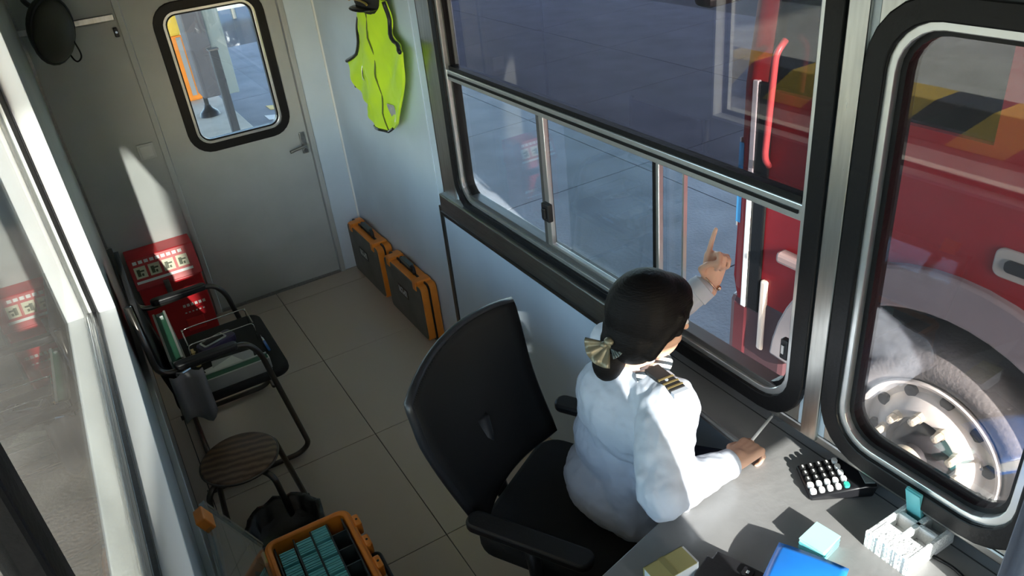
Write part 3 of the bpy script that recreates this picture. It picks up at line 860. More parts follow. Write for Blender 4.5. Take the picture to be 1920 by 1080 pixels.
obj('hasp', MB().box(-0.60, -0.57, 1.455, 1.47, 0.33, 0.42), STEELD, rb, bevel=0.002)

# ------------------------------------------------------------------ bow-frame visitor chair with the things left on it
bc = thing('bow_frame_chair', 'black visitor chair with bent steel tube frame by the left wall', 'chair', (-0.5, 0.38, 0), world=True)
for yy in (0.07, 0.70):
    path = smooth_path([(-0.775, yy, 0.98), (-0.765, yy, 0.645), (-0.42, yy, 0.665), (-0.375, yy, 0.60), (-0.290, yy, 0.05), (-0.34, yy, 0.018), (-0.76, yy, 0.018)], n=7, r=0.075)
    fr = obj('side_frame', MB().tube(path, 0.0125, 10), TUBE, bc, smooth='all')
    obj('arm_pad', MB().prism(rrect(-0.70, -0.45, yy - 0.022, yy + 0.022, 0.02), 0.655, 0.685, 'z'), BLACKP, fr, bevel=0.008, smooth=True)
obj('floor_bar', MB().tube([(-0.70, 0.07, 0.018), (-0.70, 0.70, 0.018)], 0.012, 10), TUBE, bc, smooth='all')
obj('seat_bar', MB().tube([(-0.36, 0.07, 0.415), (-0.36, 0.70, 0.415)], 0.011, 10), TUBE, bc, smooth='all')
obj('seat', MB().prism(rrect(-0.745, -0.265, 0.10, 0.67, 0.06), 0.425, 0.465, 'z'), FABRIC, bc, bevel=0.012, seg=3, smooth=True)
def vb(u, v):
    return (-0.735 - 0.03 * v - 0.02 * math.sin(math.pi * v), 0.10 + 0.57 * u, 0.50 + 0.47 * v)
obj('backrest', MB().grid(vb, 8, 8, -0.02), FABRIC, bc, smooth='all')

GREENF = mat('dark_green_board', (0.03, 0.12, 0.07), 0.5)
SILVF = mat('silver_edge', (0.6, 0.62, 0.6), 0.3, 0.6)
PAPER = mat('white_paper', (0.78, 0.78, 0.76), 0.7)
def binder(name, label, c, size, rz, tilt):
    t = thing(name, label, 'binder', c, rz, 'green and silver file boxes on the visitor chair')
    lx, ly, lz = size
    m = Matrix.Rotation(tilt, 4, 'Y')
    def bx(*a): return MB().box(*a, m=m)
    obj('cover', bx(-lx / 2, lx / 2, -ly / 2, ly / 2, 0, lz), GREENF, t, bevel=0.003)
    obj('edge', bx(-lx / 2 - 0.003, -lx / 2 + 0.006, -ly / 2, ly / 2, -0.001, lz + 0.004), SILVF, t)
    obj('edge', bx(lx / 2 - 0.006, lx / 2 + 0.003, -ly / 2, ly / 2, -0.001, lz + 0.004), SILVF, t)
    obj('pages', bx(-lx / 2 + 0.008, lx / 2 - 0.008, -ly / 2 - 0.004, ly / 2 + 0.004, 0.004, lz - 0.004), PAPER, t)
    obj('clasp', bx(-0.012, 0.012, ly / 2 - 0.05, ly / 2 - 0.02, lz, lz + 0.008), CHROME, t)
    return t
binder('file_box', 'upright green and silver file box leaning on the visitor chair back', (-0.672, 0.375, 0.466), (0.05, 0.46, 0.19), 0.0, -0.06)
binder('file_box', 'flat green and silver file box along the front seat edge, nearest the stool', (-0.505, 0.150, 0.466), (0.055, 0.33, 0.055), math.pi / 2, 0)
ck = thing('card_reader', 'purple and silver handheld card reader on the visitor chair', 'reader', (-0.50, 0.47, 0.466), 0.35)
obj('body', MB().prism(rrect(-0.085, 0.085, -0.04, 0.04, 0.02), 0, 0.04, 'z'), mat('dark_purple_plastic', (0.07, 0.06, 0.13), 0.35), ck, bevel=0.006, smooth=True)
obj('bezel', MB().prism(rrect(-0.07, 0.045, -0.028, 0.028, 0.01), 0.04, 0.046, 'z'), SILVF, ck, bevel=0.002)
obj('screen', MB().prism(rrect(-0.06, 0.035, -0.019, 0.019, 0.004), 0.046, 0.048, 'z'), BLACKG, ck)
pp = thing('paper_bundle', 'loose white papers and receipts lying on the chair seat', 'papers', (-0.50, 0.285, 0.466), 0.1)
for k, (dx, dy, r) in enumerate(((0, 0, 0.1), (0.03, 0.02, -0.2), (-0.04, -0.015, 0.35))):
    m = Matrix.Rotation(r, 4, 'Z')
    obj('sheet', MB().box(dx - 0.09, dx + 0.09, dy - 0.04, dy + 0.04, k * 0.004, k * 0.004 + 0.003, m=m), PAPER if k != 1 else mat('grey_paper', (0.45, 0.45, 0.47), 0.7), pp)
rk = thing('wire_file_rack', 'thin chrome wire rack rods over the chair seat', 'rack', (-0.46, 0.45, 0.466), world=True)
for yy in (0.40, 0.56):
    obj('rod', MB().tube(smooth_path([(-0.62, yy, 0.467), (-0.62, yy, 0.56), (-0.33, yy, 0.56), (-0.33, yy, 0.467)], r=0.02), 0.003, 6), CHROME, rk, smooth='all')
obj('rod', MB().tube([(-0.33, 0.40, 0.56), (-0.33, 0.56, 0.56)], 0.003, 6), CHROME, rk)
obj('rod', MB().tube([(-0.62, 0.40, 0.56), (-0.62, 0.56, 0.56)], 0.003, 6), CHROME, rk)
pn = thing('ballpoint_pen', 'blue and silver pen at the right edge of the chair seat', 'pen', (-0.312, 0.33, 0.474), world=True)
obj('barrel', MB().tube([(-0.312, 0.27, 0.472), (-0.312, 0.36, 0.472)], 0.006, 8), mat('blue_plastic', (0.03, 0.16, 0.5), 0.3), pn, smooth='all')
obj('tip', MB().tube([(-0.312, 0.36, 0.472), (-0.312, 0.42, 0.472)], [0.006, 0.004], 8), CHROME, pn, smooth='all')
ky = thing('key_bunch', 'gold and silver keys beside the upright file box', 'keys', (-0.605, 0.42, 0.47), world=True)
for k in range(4):
    y = 0.36 + 0.04 * k
    obj('key', MB().box(-0.615, -0.602, y, y + 0.034, 0.467 + 0.002 * k, 0.469 + 0.002 * k).lathe([(0.004, 0.467), (0.011, 0.467), (0.011, 0.4695), (0.004, 0.4695)], (-0.608, y, 0.002 * k), n=12), mat('brass', (0.55, 0.42, 0.18), 0.35, 0.9), ky)
bag = thing('shopping_bag', 'grey crumpled bag hanging from the visitor chair arm', 'bag', (-0.70, 0.02, 0.40), world=True)
def bagf(u, v):
    return (-0.735 + 0.13 * u, 0.035 - 0.02 * math.sin(u * 9) - 0.02 * (1 - v), 0.43 + 0.22 * v + 0.03 * math.sin(u * 7) * (1 - v))
obj('sheet', MB().grid(bagf, 8, 6, 0.004), mat('grey_film', (0.25, 0.25, 0.26), 0.35), bag, smooth='all')
obj('clip', MB().tube([(-0.70, 0.045, 0.655), (-0.68, 0.02, 0.662), (-0.65, 0.045, 0.655)], 0.006, 6), CHROME, bag)

# ------------------------------------------------------------------ round wooden stool
st = thing('round_stool', 'dark wood-top round stool with bent steel legs', 'stool', (-0.605, -0.345, 0), 0.0)
WOODS = mat('dark_striped_wood', (0.20, 0.125, 0.08), 0.45, wave=(9, 'Y', (0.08, 0.046, 0.03), 2.5), stretch=(1, 1, 1))
WOODS.node_tree.nodes['Mapping'].inputs['Rotation'].default_value = (0, 0, 0.25)
obj('seat', MB().lathe([(0.005, 0.425), (0.132, 0.425), (0.142, 0.434), (0.142, 0.446), (0.136, 0.452), (0.005, 0.453)], n=40), WOODS, st, smooth=True)
obj('rim', MB().tube([(0.143 * math.cos(a * math.pi / 20), 0.143 * math.sin(a * math.pi / 20), 0.440) for a in range(40)], 0.005, 6, closed=True), TUBE, st, smooth='all')
for k in range(4):
    a = math.pi / 4 + k * math.pi / 2 - 0.25
    c, s = math.cos(a), math.sin(a)
    obj('leg', MB().tube(smooth_path([(0.08 * c, 0.08 * s, 0.418), (0.165 * c, 0.165 * s, 0.415), (0.235 * c, 0.235 * s, 0.012)], r=0.05), 0.0115, 10), TUBE, st, smooth='all')
    obj('foot', MB().lathe([(0.013, 0.0), (0.014, 0.03)], (0.235 * c, 0.235 * s, 0), n=12), BLACKP, st)

# ------------------------------------------------------------------ black bin
bn = thing('waste_bin', 'black plastic waste bin with bag under the stool', 'bin', (-0.545, -0.60, 0))
obj('bucket', MB().lathe([(0.004, 0.0), (0.105, 0.0), (0.132, 0.27), (0.138, 0.275), (0.138, 0.285), (0.128, 0.285), (0.10, 0.02), (0.004, 0.02)], n=28), BLACKP, bn, smooth=True)
liner = MB().lathe([(0.137 + 0.006, 0.23), (0.143, 0.292), (0.120, 0.290), (0.09, 0.12), (0.01, 0.08)], n=40)
liner.v = [(x * (1 + 0.035 * math.sin(9 * math.atan2(y, x))), y * (1 + 0.035 * math.sin(9 * math.atan2(y, x))), z + 0.006 * math.sin(13 * math.atan2(y, x))) for x, y, z in liner.v]
obj('liner', liner, mat('black_bag', (0.01, 0.01, 0.01), 0.3, bump=0.4, bscale=25), bn, smooth='all')

# ------------------------------------------------------------------ open card case on a low stand
sd = thing('low_stand', 'dark low stand carrying the open orange card case', 'stand', (-0.515, -1.16, 0), world=True)
for xx in (-0.655, -0.375):
    for yy in (-1.42, -0.93):
        obj('leg', MB().box(xx - 0.015, xx + 0.015, yy - 0.015, yy + 0.015, 0, 0.35), BLACKP, sd)
obj('top', MB().box(-0.68, -0.35, -1.46, -0.90, 0.35, 0.372), BLACKP, sd, bevel=0.004)
oc2 = thing('card_case', 'open orange case with clear lid and stacks of teal cards', 'case', (-0.515, -1.15, 0.372), -0.03)
CW, CL_, CH = 0.135, 0.26, 0.13
obj('shell', MB().ring(rrect(-CW, CW, -CL_, CL_, 0.035), rrect(-CW + 0.016, CW - 0.016, -CL_ + 0.016, CL_ - 0.016, 0.022), 0.0, CH, 'z'), ORANGE, oc2, bevel=0.005, smooth=True)
obj('rim', MB().ring(rrect(-CW - 0.007, CW + 0.007, -CL_ - 0.007, CL_ + 0.007, 0.04), rrect(-CW + 0.010, CW - 0.010, -CL_ + 0.010, CL_ - 0.010, 0.026), CH - 0.022, CH - 0.006, 'z'), ORANGE, oc2, bevel=0.004, smooth=True)
obj('floor_plate', MB().box(-CW + 0.01, CW - 0.01, -CL_ + 0.01, CL_ - 0.01, 0.002, 0.02), BLACKP, oc2)
TRAY = mat('dark_slate_tray', (0.05, 0.065, 0.07), 0.4)
xs = [-0.112, -0.050, 0.005, 0.060, 0.112]
for xx in xs:
    obj('divider', MB().box(xx - 0.0025, xx + 0.0025, -CL_ + 0.018, CL_ - 0.018, 0.02, CH - 0.018), TRAY, oc2)
for yy in [CL_ - 0.075 - k * 0.072 for k in range(7)]:
    obj('divider', MB().box(0.0625, 0.1095, yy - 0.002, yy + 0.002, 0.02, CH - 0.02), TRAY, oc2)
for yy in (0.19, 0.09, -0.01, -0.11):
    lt = obj('latch', MB().box(CW + 0.004, CW + 0.026, yy - 0.026, yy + 0.026, CH - 0.05, CH - 0.002), ORANGE, oc2, bevel=0.006)
    obj('pin', MB().lathe([(0.004, CH - 0.003), (0.004, CH - 0.0005)], (CW + 0.015, yy, 0), n=10), BLACKP, lt)
obj('handle', MB().tube(smooth_path([(CW + 0.008, 0.065, CH - 0.05), (CW + 0.035, 0.06, CH - 0.05), (CW + 0.035, -0.06, CH - 0.05), (CW + 0.008, -0.065, CH - 0.05)], r=0.02), 0.008, 8), BLACKP, oc2, smooth='all')
lidm = Matrix.Translation((-CW - 0.005, 0, CH)) @ Matrix.Rotation(math.radians(-24), 4, 'Y')
def lb(*a): return MB().box(*a, m=lidm)
ll = obj('lid', lb(-0.004, 0.0, -CL_ + 0.005, CL_ - 0.005, 0.004, 0.27), CLEARP, oc2)
obj('lid_rim', lb(-0.012, 0.006, -CL_, -CL_ + 0.012, 0.004, 0.275).box(-0.012, 0.006, CL_ - 0.012, CL_, 0.004, 0.275, m=lidm).box(-0.012, 0.006, -CL_, CL_, 0.265, 0.278, m=lidm), CLEARP, ll)
for yy in (0.17, -0.17):
    obj('lid_latch', lb(-0.016, 0.014, yy - 0.03, yy + 0.03, 0.262, 0.315), ORANGE, ll, bevel=0.004)
for yy in (0.2, 0.0, -0.2):
    obj('hinge', MB().tube([(-CW - 0.012, yy - 0.025, CH - 0.004), (-CW - 0.012, yy + 0.025, CH - 0.004)], 0.007, 8), CHROME, oc2)

cb = MB()
for k in range(8):
    cb.box(-0.024, 0.024, -0.029 + k * 0.0073, -0.029 + k * 0.0073 + 0.0052, 0.0, 0.098 + 0.0015 * (k % 3))
cb.box(-0.022, 0.022, -0.028, 0.028, 0.0, 0.088)
cb_me = cb.mesh('card_bundle')
rows = ['farthest', 'second farthest', 'third farthest', 'nearest']
cols = ['left', 'middle', 'right']
ca, sa = math.cos(-0.03), math.sin(-0.03)
for ci, lx in enumerate((-0.081, -0.0225, 0.0325)):
    for ri in range(4):
        ly = CL_ - 0.065 - ri * 0.071 - (0.035 if ci == 0 else 0.02 if ci == 1 else 0.0) + 0.01
        o = obj('card_bundle', cb_me, TEAL)
        o.location = (-0.515 + lx * ca - ly * sa, -1.15 + lx * sa + ly * ca, 0.372 + 0.0205)
        o.rotation_euler = (0, 0, -0.03)
        tag(o, f'teal card bundle, {rows[ri]} of the {cols[ci]} row in the orange case', 'cards', 'teal card bundles in the orange case')

# ------------------------------------------------------------------ things on the desk
T = DZ + 0.0003
ca_ = thing('calculator', 'black desk calculator with white and black keys beneath the narrow window', 'calculator', (0.618, -1.972, T), math.radians(-121))
# local: x across, y from the keys toward the screen
prof = [(-0.080, 0.0), (0.072, 0.0), (0.082, 0.035), (0.050, 0.038), (-0.080, 0.014)]
obj('body', MB().prism(prof, -0.056, 0.056, 'x'), BLACKG, ca_, bevel=0.005, smooth=True)
def ctop(y): return 0.0145 + (y + 0.080) * 0.185
KW = mat('white_key', (0.85, 0.85, 0.83), 0.4); KB = mat('black_key', (0.02, 0.02, 0.02), 0.35); KG = mat('green_key', (0.05, 0.5, 0.4), 0.4)
GLY = mat('key_legend', (0.7, 0.7, 0.68), 0.5)
for r in range(5):
    for c in range(5):
        x = -0.042 + c * 0.021; y = -0.068 + r * 0.0195
        white = c >= 3 or r == 4
        m_ = KG if (r == 4 and c == 4) else (KW if white else KB)
        h = 0.0085 if r == 0 and c >= 3 else 0.0065
        k_ = obj('key', MB().prism(rrect(x - 0.0078, x + 0.0078, y - h, y + 0.0062, 0.005, 3), ctop(y) - 0.002, ctop(y) + 0.006, 'z'), m_, ca_)
        if not white:
            obj('legend', MB().box(x - 0.004, x + 0.004, y - 0.002, y + 0.002, ctop(y) + 0.006, ctop(y) + 0.0066), GLY, k_)
scm = Matrix.Translation((0, 0.048, 0.0375)) @ Matrix.Rotation(math.radians(-4), 4, 'X')
obj('screen', MB().box(-0.046, 0.046, 0.004, 0.028, 0.0, 0.0025, m=scm), mat('lcd_grey', (0.28, 0.33, 0.32), 0.25), ca_)

FOAM = mat('white_foam', (0.86, 0.86, 0.85), 0.85, bump=0.5, bscale=160)
fo = thing('foam_card_holder', 'white foam block with square pockets beside the calculator', 'holder', (0.602, -2.192, T), math.radians(-90))
for (x0, x1, y0_, y1_) in ((-0.054, -0.045, -0.085, 0.072), (0.045, 0.054, -0.085, 0.072), (-0.045, 0.045, -0.085, -0.032), (-0.045, 0.045, 0.064, 0.072), (-0.006, 0.006, -0.032, 0.064), (-0.045, 0.045, 0.010, 0.022)):
    obj('wall', MB().box(x0, x1, y0_, y1_, 0.010, 0.048), FOAM, fo, bevel=0.002)
obj('base', MB().box(-0.054, 0.054, -0.085, 0.072, 0.0, 0.0102), FOAM, fo)
def tooth(u): return (-0.054 + 0.108 * u, -0.085 - 0.006 - 0.0004 * math.sin(u * 29) - 0.0003 * math.sin(u * 71 + 1))
tp = [tooth(k / 30) for k in range(31)]
obj('torn_edge', MB().prism([(0.054, -0.0848), (-0.054, -0.0848)] + tp, 0.0, 0.047, 'z'), FOAM, fo)
cd = thing('card_pack', 'upright pack of teal cards stuck in the foam holder', 'cards', (0.602, -2.192, T + 0.0105), math.radians(-90))
for k in range(3):
    obj('card', MB().box(-0.043, -0.008, 0.046 + k * 0.004, 0.0495 + k * 0.004, 0.003, 0.118 + 0.003 * (k % 2), m=Matrix.Translation((0, 0.046, 0)) @ Matrix.Rotation(math.radians(17), 4, 'X') @ Matrix.Translation((0, -0.046, 0))), TEAL, cd)

tsk = thing('card_stack', 'loose stack of pale teal cards lying beside the blue folder', 'cards', (0.425, -2.085, T), math.radians(10))
PALE = mat('pale_teal_card', (0.42, 0.72, 0.70), 0.35)
for k in range(9):
    r = Matrix.Rotation(0.04 * math.sin(k * 2.1), 4, 'Z')
    obj('card', MB().box(-0.035, 0.035, -0.030, 0.030, k * 0.004, k * 0.004 + 0.0034, m=r), PALE if k > 6 else TEAL, tsk)
bl = thing('blue_folder', 'glossy bright blue folder at the lower edge of the desk', 'folder', (0.292, -2.150, T), math.radians(25))
BLUE = mat('bright_blue_plastic', (0.02, 0.22, 0.75), 0.25, noise=0.1)
def blf(u, v):
    x = -0.085 + 0.17 * u; y = -0.075 + 0.15 * v
    return (x, y, 0.036 + 0.020 * math.sin(math.pi * (0.15 + 0.7 * u)) * math.sin(math.pi * (0.2 + 0.6 * v)))
obj('cover', MB().grid(blf, 10, 10, 0.004), BLUE, bl, smooth='all')
obj('cover', MB().prism(rrect(-0.085, 0.085, -0.075, 0.075, 0.02), 0.0, 0.006, 'z'), BLUE, bl)
obj('filling', MB().prism(rrect(-0.082, 0.082, -0.072, 0.072, 0.018), 0.006, 0.040, 'z'), PAPER, bl)
ol = thing('note_block', 'olive-covered note block with white page edge by the desk front', 'block', (0.105, -1.955, T), math.radians(-2))
OLIVE = mat('olive_card', (0.42, 0.36, 0.14), 0.5)
obj('pages', MB().box(-0.058, 0.052, -0.026, 0.026, 0.001, 0.042), PAPER, ol)
obj('cover', MB().box(-0.060, 0.046, -0.0275, 0.0275, 0.042, 0.0445).box(-0.0605, 0.046, 0.026, 0.0275, 0.0, 0.0445), OLIVE, ol)
obj('band', MB().box(-0.020, -0.006, -0.028, 0.028, 0.0445, 0.0455), mat('olive_band', (0.3, 0.26, 0.1), 0.5), ol)
dv = thing('card_terminal', 'flat black card terminal between the note block and blue folder', 'terminal', (0.188, -2.032, T), math.radians(20))
obj('body', MB().prism([(-0.055, -0.07), (0.055, -0.07), (0.055, 0.045), (0.03, 0.045), (0.03, 0.058), (-0.035, 0.058), (-0.035, 0.045), (-0.055, 0.045)], 0.0, 0.022, 'z'), BLACKP, dv, bevel=0.003)
for k in range(3):
    kk = obj('key', MB().prism(rrect(-0.04 + k * 0.03, -0.016 + k * 0.03, -0.05, -0.026, 0.004, 3), 0.022, 0.028, 'z'), BLACKG, dv)
    obj('legend', MB().box(-0.032 + k * 0.03, -0.024 + k * 0.03, -0.041, -0.035, 0.028, 0.0284), GLY, kk)
cbx = obj('desk_cable', MB().tube(smooth_path([(0.60, -2.235, T + 0.004), (0.61, -2.29, T + 0.004), (0.598, -2.33, T + 0.004), (0.61, -2.42, T + 0.004), (0.56, -2.6, T + 0.004)], r=0.03), 0.004, 8), RUBBER, smooth='all')
tag(cbx, 'thin black cable trailing across the desk past the foam holder', 'cable')
kb = thing('keyboard', 'dark grey keyboard at the desk edge, seen mirrored in the narrow window', 'keyboard', (-0.165, -1.985, T), math.radians(-12))
KBM = mat('keyboard_grey', (0.12, 0.12, 0.125), 0.5)
obj('body', MB().prism(rrect(-0.19, 0.19, -0.075, 0.075, 0.01), 0.0, 0.018, 'z'), KBM, kb, bevel=0.003)
key_me = MB().prism(rrect(-0.0075, 0.0075, -0.0075, 0.0075, 0.002, 2), 0.0, 0.008, 'z').mesh('key')
for r in range(6):
    for c in range(18):
        if c in (13,):
            continue
        k_ = obj('key', key_me, mat('keycap_grey', (0.16, 0.16, 0.165), 0.4), kb)
        k_.location = (-0.172 + c * 0.0202, -0.056 + r * 0.0215, 0.018)
ms = thing('paper_sheet', 'paper sheet in a clear sleeve on the desk near the keyboard', 'paper', (-0.15, -2.27, T), math.radians(-8))
obj('sheet', MB().box(-0.12, 0.12, -0.09, 0.09, 0.0, 0.002), mat('form_paper', (0.45, 0.46, 0.38), 0.6), ms)
obj('clip', MB().box(-0.03, 0.03, 0.078, 0.096, 0.002, 0.009), CHROME, ms)

cu = thing('window_curtain', 'grey blue curtain drawn beside the narrow window over the desk', 'curtain', (0.585, -2.5, 0.9), world=True)
def cuf(u, v):
    y = -2.405 - 0.42 * u
    return (0.575 + 0.018 * math.sin(u * 40) + 0.004 * math.sin(v * 9 + u * 12), y + 0.02 * (1 - v), 0.90 + 1.35 * v)
obj('cloth', MB().grid(cuf, 60, 10, 0.003), mat('grey_blue_cloth', (0.14, 0.145, 0.18), 0.8, bump=0.15, bscale=200), cu, smooth='all')
obj('rail', MB().tube([(0.60, -2.36, 2.26), (0.60, -2.9, 2.26)], 0.01, 8), STEELD, cu)
for k in range(6):
    obj('ring', MB().tube([(0.588 + 0.016 * math.cos(a), -2.42 - k * 0.08, 2.258 + 0.016 * math.sin(a)) for a in [i * 0.628 for i in range(10)]], 0.002, 5, closed=True), STEELD, cu)

ly = thing('red_lanyards', 'bundle of red lanyards hung on the left window post', 'lanyard', (-0.80, -1.98, 1.35), world=True)
for k in range(5):
    dy = 0.012 * (k - 2)
    obj('strap', MB().tube(smooth_path([(-0.845, -1.94 + dy * .2, 1.45), (-0.83, -1.93 + dy, 1.36), (-0.825 + 0.006 * k, -1.93 + 2 * dy, 1.26 - 0.02 * (k % 3)), (-0.82, -1.945 + 2.4 * dy, 1.38)], r=0.05), 0.005, 6), mat('red_strap', (0.6, 0.05, 0.04), 0.6), ly, smooth='all')
obj('hook', MB().tube(smooth_path([(-0.87, -1.94, 1.47), (-0.84, -1.94, 1.47), (-0.838, -1.94, 1.445)], r=0.012), 0.004, 6), CHROME, ly)

# ------------------------------------------------------------------ the red truck at the lane window
tk = thing('red_truck', 'red heavy truck stopped right outside the lane windows', 'truck', (2.7, -1.6, GZ), world=True)
TX0, TX1 = 1.60, 3.95
YF, YR_ = -0.66, -2.72
WC = (-1.655, 0.225)
arch = [(WC[0] + 0.62 * math.cos(a), WC[1] + 0.62 * math.sin(a)) for a in [math.pi * k / 16 for k in range(17)]]
# side panel polygon (y,z): lower door/wing with arch cut out
def side_panel(x0, x1):
    poly = [(YF - 0.05, 0.36), (YF - 0.0, 0.55), (YF - 0.02, 1.42), (YR_, 1.42), (YR_, 0.36), (WC[0] - 0.62, 0.36)]
    arc = [(WC[0] + 0.62 * math.cos(a), max(0.36, WC[1] + 0.62 * math.sin(a))) for a in [math.pi - math.pi * k / 16 for k in range(1, 16)]]
    poly = poly + arc + [(WC[0] + 0.62, 0.36)]
    return MB().prism(poly, x0, x1, 'x')
obj('side_panel', side_panel(TX0, TX0 + 0.05), TRUCKRED, tk)
obj('side_panel', side_panel(TX1 - 0.05, TX1), TRUCKRED, tk)
obj('front_panel', MB().box(TX0 + 0.03, TX1 - 0.03, YF - 0.06, YF - 0.005, 0.5, 1.42), TRUCKRED, tk, bevel=0.02)
obj('corner_pillar', MB().tube([(TX0 + 0.05, YF - 0.045, 0.50), (TX0 + 0.05, YF - 0.045, 1.42), (TX0 + 0.07, YF - 0.16, 2.55)], 0.06, 12), TRUCKRED, tk, smooth='all')
obj('corner_pillar', MB().tube([(TX1 - 0.05, YF - 0.045, 0.50), (TX1 - 0.05, YF - 0.045, 1.42), (TX1 - 0.07, YF - 0.16, 2.55)], 0.06, 12), TRUCKRED, tk, smooth='all')
obj('rear_pillar', MB().box(TX0, TX0 + 0.08, YR_, YR_ + 0.35, 1.42, 2.55).box(TX1 - 0.08, TX1, YR_, YR_ + 0.35, 1.42, 2.55).box(TX0, TX0 + 0.07, -1.75, -1.66, 1.42, 2.55), TRUCKRED, tk)
obj('rear_wall', MB().box(TX0 + 0.05, TX1 - 0.05, YR_, YR_ + 0.05, 0.5, 2.55), TRUCKRED, tk)
obj('roof', MB().box(TX0, TX1, YR_, YF - 0.12, 2.50, 2.72), TRUCKRED, tk, bevel=0.05)
TG = glass_mat('truck_glass', (0.35, 0.38, 0.4), boost=1.1)
obj('side_window', MB().box(TX0 + 0.025, TX0 + 0.031, -1.67, YF - 0.10, 1.42, 2.5), TG, tk)
obj('windscreen', MB().add([(TX0 + 0.08, YF - 0.05, 1.42), (TX1 - 0.08, YF - 0.05, 1.42), (TX1 - 0.1, YF - 0.17, 2.52), (TX0 + 0.1, YF - 0.17, 2.52)], [(0, 1, 2, 3)]), TG, tk)
obj('cab_floor', MB().box(TX0 + 0.06, TX1 - 0.06, YR_ + 0.05, YF - 0.07, 0.92, 1.0), DARKMET, tk)
obj('seat_back', MB().box(TX0 + 0.2, TX0 + 0.75, -2.2, -2.05, 1.0, 1.9).box(TX1 - 0.75, TX1 - 0.2, -2.2, -2.05, 1.0, 1.9), FABRIC, tk, bevel=0.03)
GREYF = mat('hazed_fender_grey', (0.30, 0.27, 0.28), 0.38, noise=0.08)  # grey lightened to stand in for window reflections veiling the fender
fn = []
fo_ = [(WC[0] + 0.74 * math.cos(a), WC[1] + 0.74 * math.sin(a)) for a in [math.pi * (0.02 + 0.96 * k / 24) for k in range(25)]]
fi_ = [(WC[0] + 0.58 * math.cos(a), WC[1] + 0.58 * math.sin(a)) for a in [math.pi * (0.02 + 0.96 * k / 24) for k in range(25)]]
obj('wheel_arch', MB().prism(fo_ + list(reversed(fi_)), TX0 - 0.035, TX0 + 0.30, 'x'), GREYF, tk, bevel=0.012, smooth=True)
obj('arch_liner', MB().prism([(WC[0] + 0.60 * math.cos(a), WC[1] + 0.60 * math.sin(a)) for a in [math.pi * k / 24 for k in range(25)]] , TX0 + 0.32, TX0 + 0.36, 'x'), DARKMET, tk)
obj('lower_panel', MB().box(TX0 - 0.005, TX0 + 0.1, YF - 0.32, YF - 0.03, 0.02, 0.50), mat('dark_maroon_plastic', (0.07, 0.03, 0.035), 0.45), tk, bevel=0.03)
obj('bumper', MB().box(TX0 - 0.01, TX1 + 0.01, YF - 0.12, YF + 0.02, -0.02, 0.46), mat('dark_maroon_bumper', (0.10, 0.02, 0.025), 0.35), tk, bevel=0.04)
obj('step_bar', MB().box(TX0 - 0.045, TX0 + 0.04, -1.16, YF - 0.26, 0.735, 0.785), mat('pinkish_grey_bar', (0.35, 0.25, 0.24), 0.4), tk, bevel=0.015)
obj('edge_highlight', MB().box(TX0 - 0.014, TX0 + 0.006, YF - 0.085, YF - 0.058, 0.42, 1.45), WHITEM, tk, bevel=0.004)  # white strip painted for the bright sun streak on the cab edge
obj('corner_seal', MB().box(TX0 - 0.012, TX0 + 0.006, YF - 0.16, YF - 0.088, 0.42, 1.45), RUBBER, tk, bevel=0.01)
obj('lower_highlight', MB().box(TX0 - 0.016, TX0 + 0.01, YF - 0.20, YF - 0.165, 0.24, 0.60), mat('pale_highlight', (0.85, 0.72, 0.62), 0.2), tk, bevel=0.01)  # pale strip painted for the lower sunlit streak, no lamp here
pl = obj('permit_strip', MB().box(TX0 - 0.004, TX0 + 0.05, YF - 0.005, YF + 0.001, 0.80, 1.20), WHITEM, tk)
obj('blue_band', MB().box(TX0 - 0.006, TX0 + 0.0505, YF - 0.024, YF + 0.0015, 0.82, 1.18), mat('sticker_blue', (0.06, 0.3, 0.6), 0.4), pl)
hd = obj('door_handle', MB().prism(rrect(-1.92, -1.74, 1.02, 1.12, 0.03), TX0 - 0.012, TX0 + 0.004, 'x'), mat('pale_grey_handle', (0.45, 0.45, 0.40), 0.4), tk, bevel=0.006)
obj('grip', MB().prism(rrect(-1.90, -1.78, 1.05, 1.09, 0.015), TX0 - 0.022, TX0 - 0.010, 'x'), BLACKP, hd)
obj('door_gap', MB().box(TX0 - 0.002, TX0 + 0.004, -1.16, -1.15, 0.75, 1.42).box(TX0 - 0.002, TX0 + 0.004, -1.16, YF - 0.02, 1.0, 1.008), RUBBER, tk)
obj('grab_handle', MB().tube(smooth_path([(TX0 - 0.01, -0.86, 1.62), (TX0 - 0.055, -0.86, 1.58), (TX0 - 0.055, -0.84, 1.17), (TX0 - 0.005, -0.82, 1.12)], r=0.05), 0.013, 8), mat('red_pink_tube', (0.75, 0.12, 0.12), 0.3), tk, smooth='all')
mr = obj('mirror', MB().box(TX0 - 0.25, TX0 - 0.05, -0.72, -0.62, 1.75, 2.2), BLACKP, tk, bevel=0.03)
obj('mirror_arm', MB().tube([(TX0 - 0.1, -0.68, 2.2), (TX0 + 0.03, -0.76, 2.35)], 0.015, 8), BLACKP, mr)
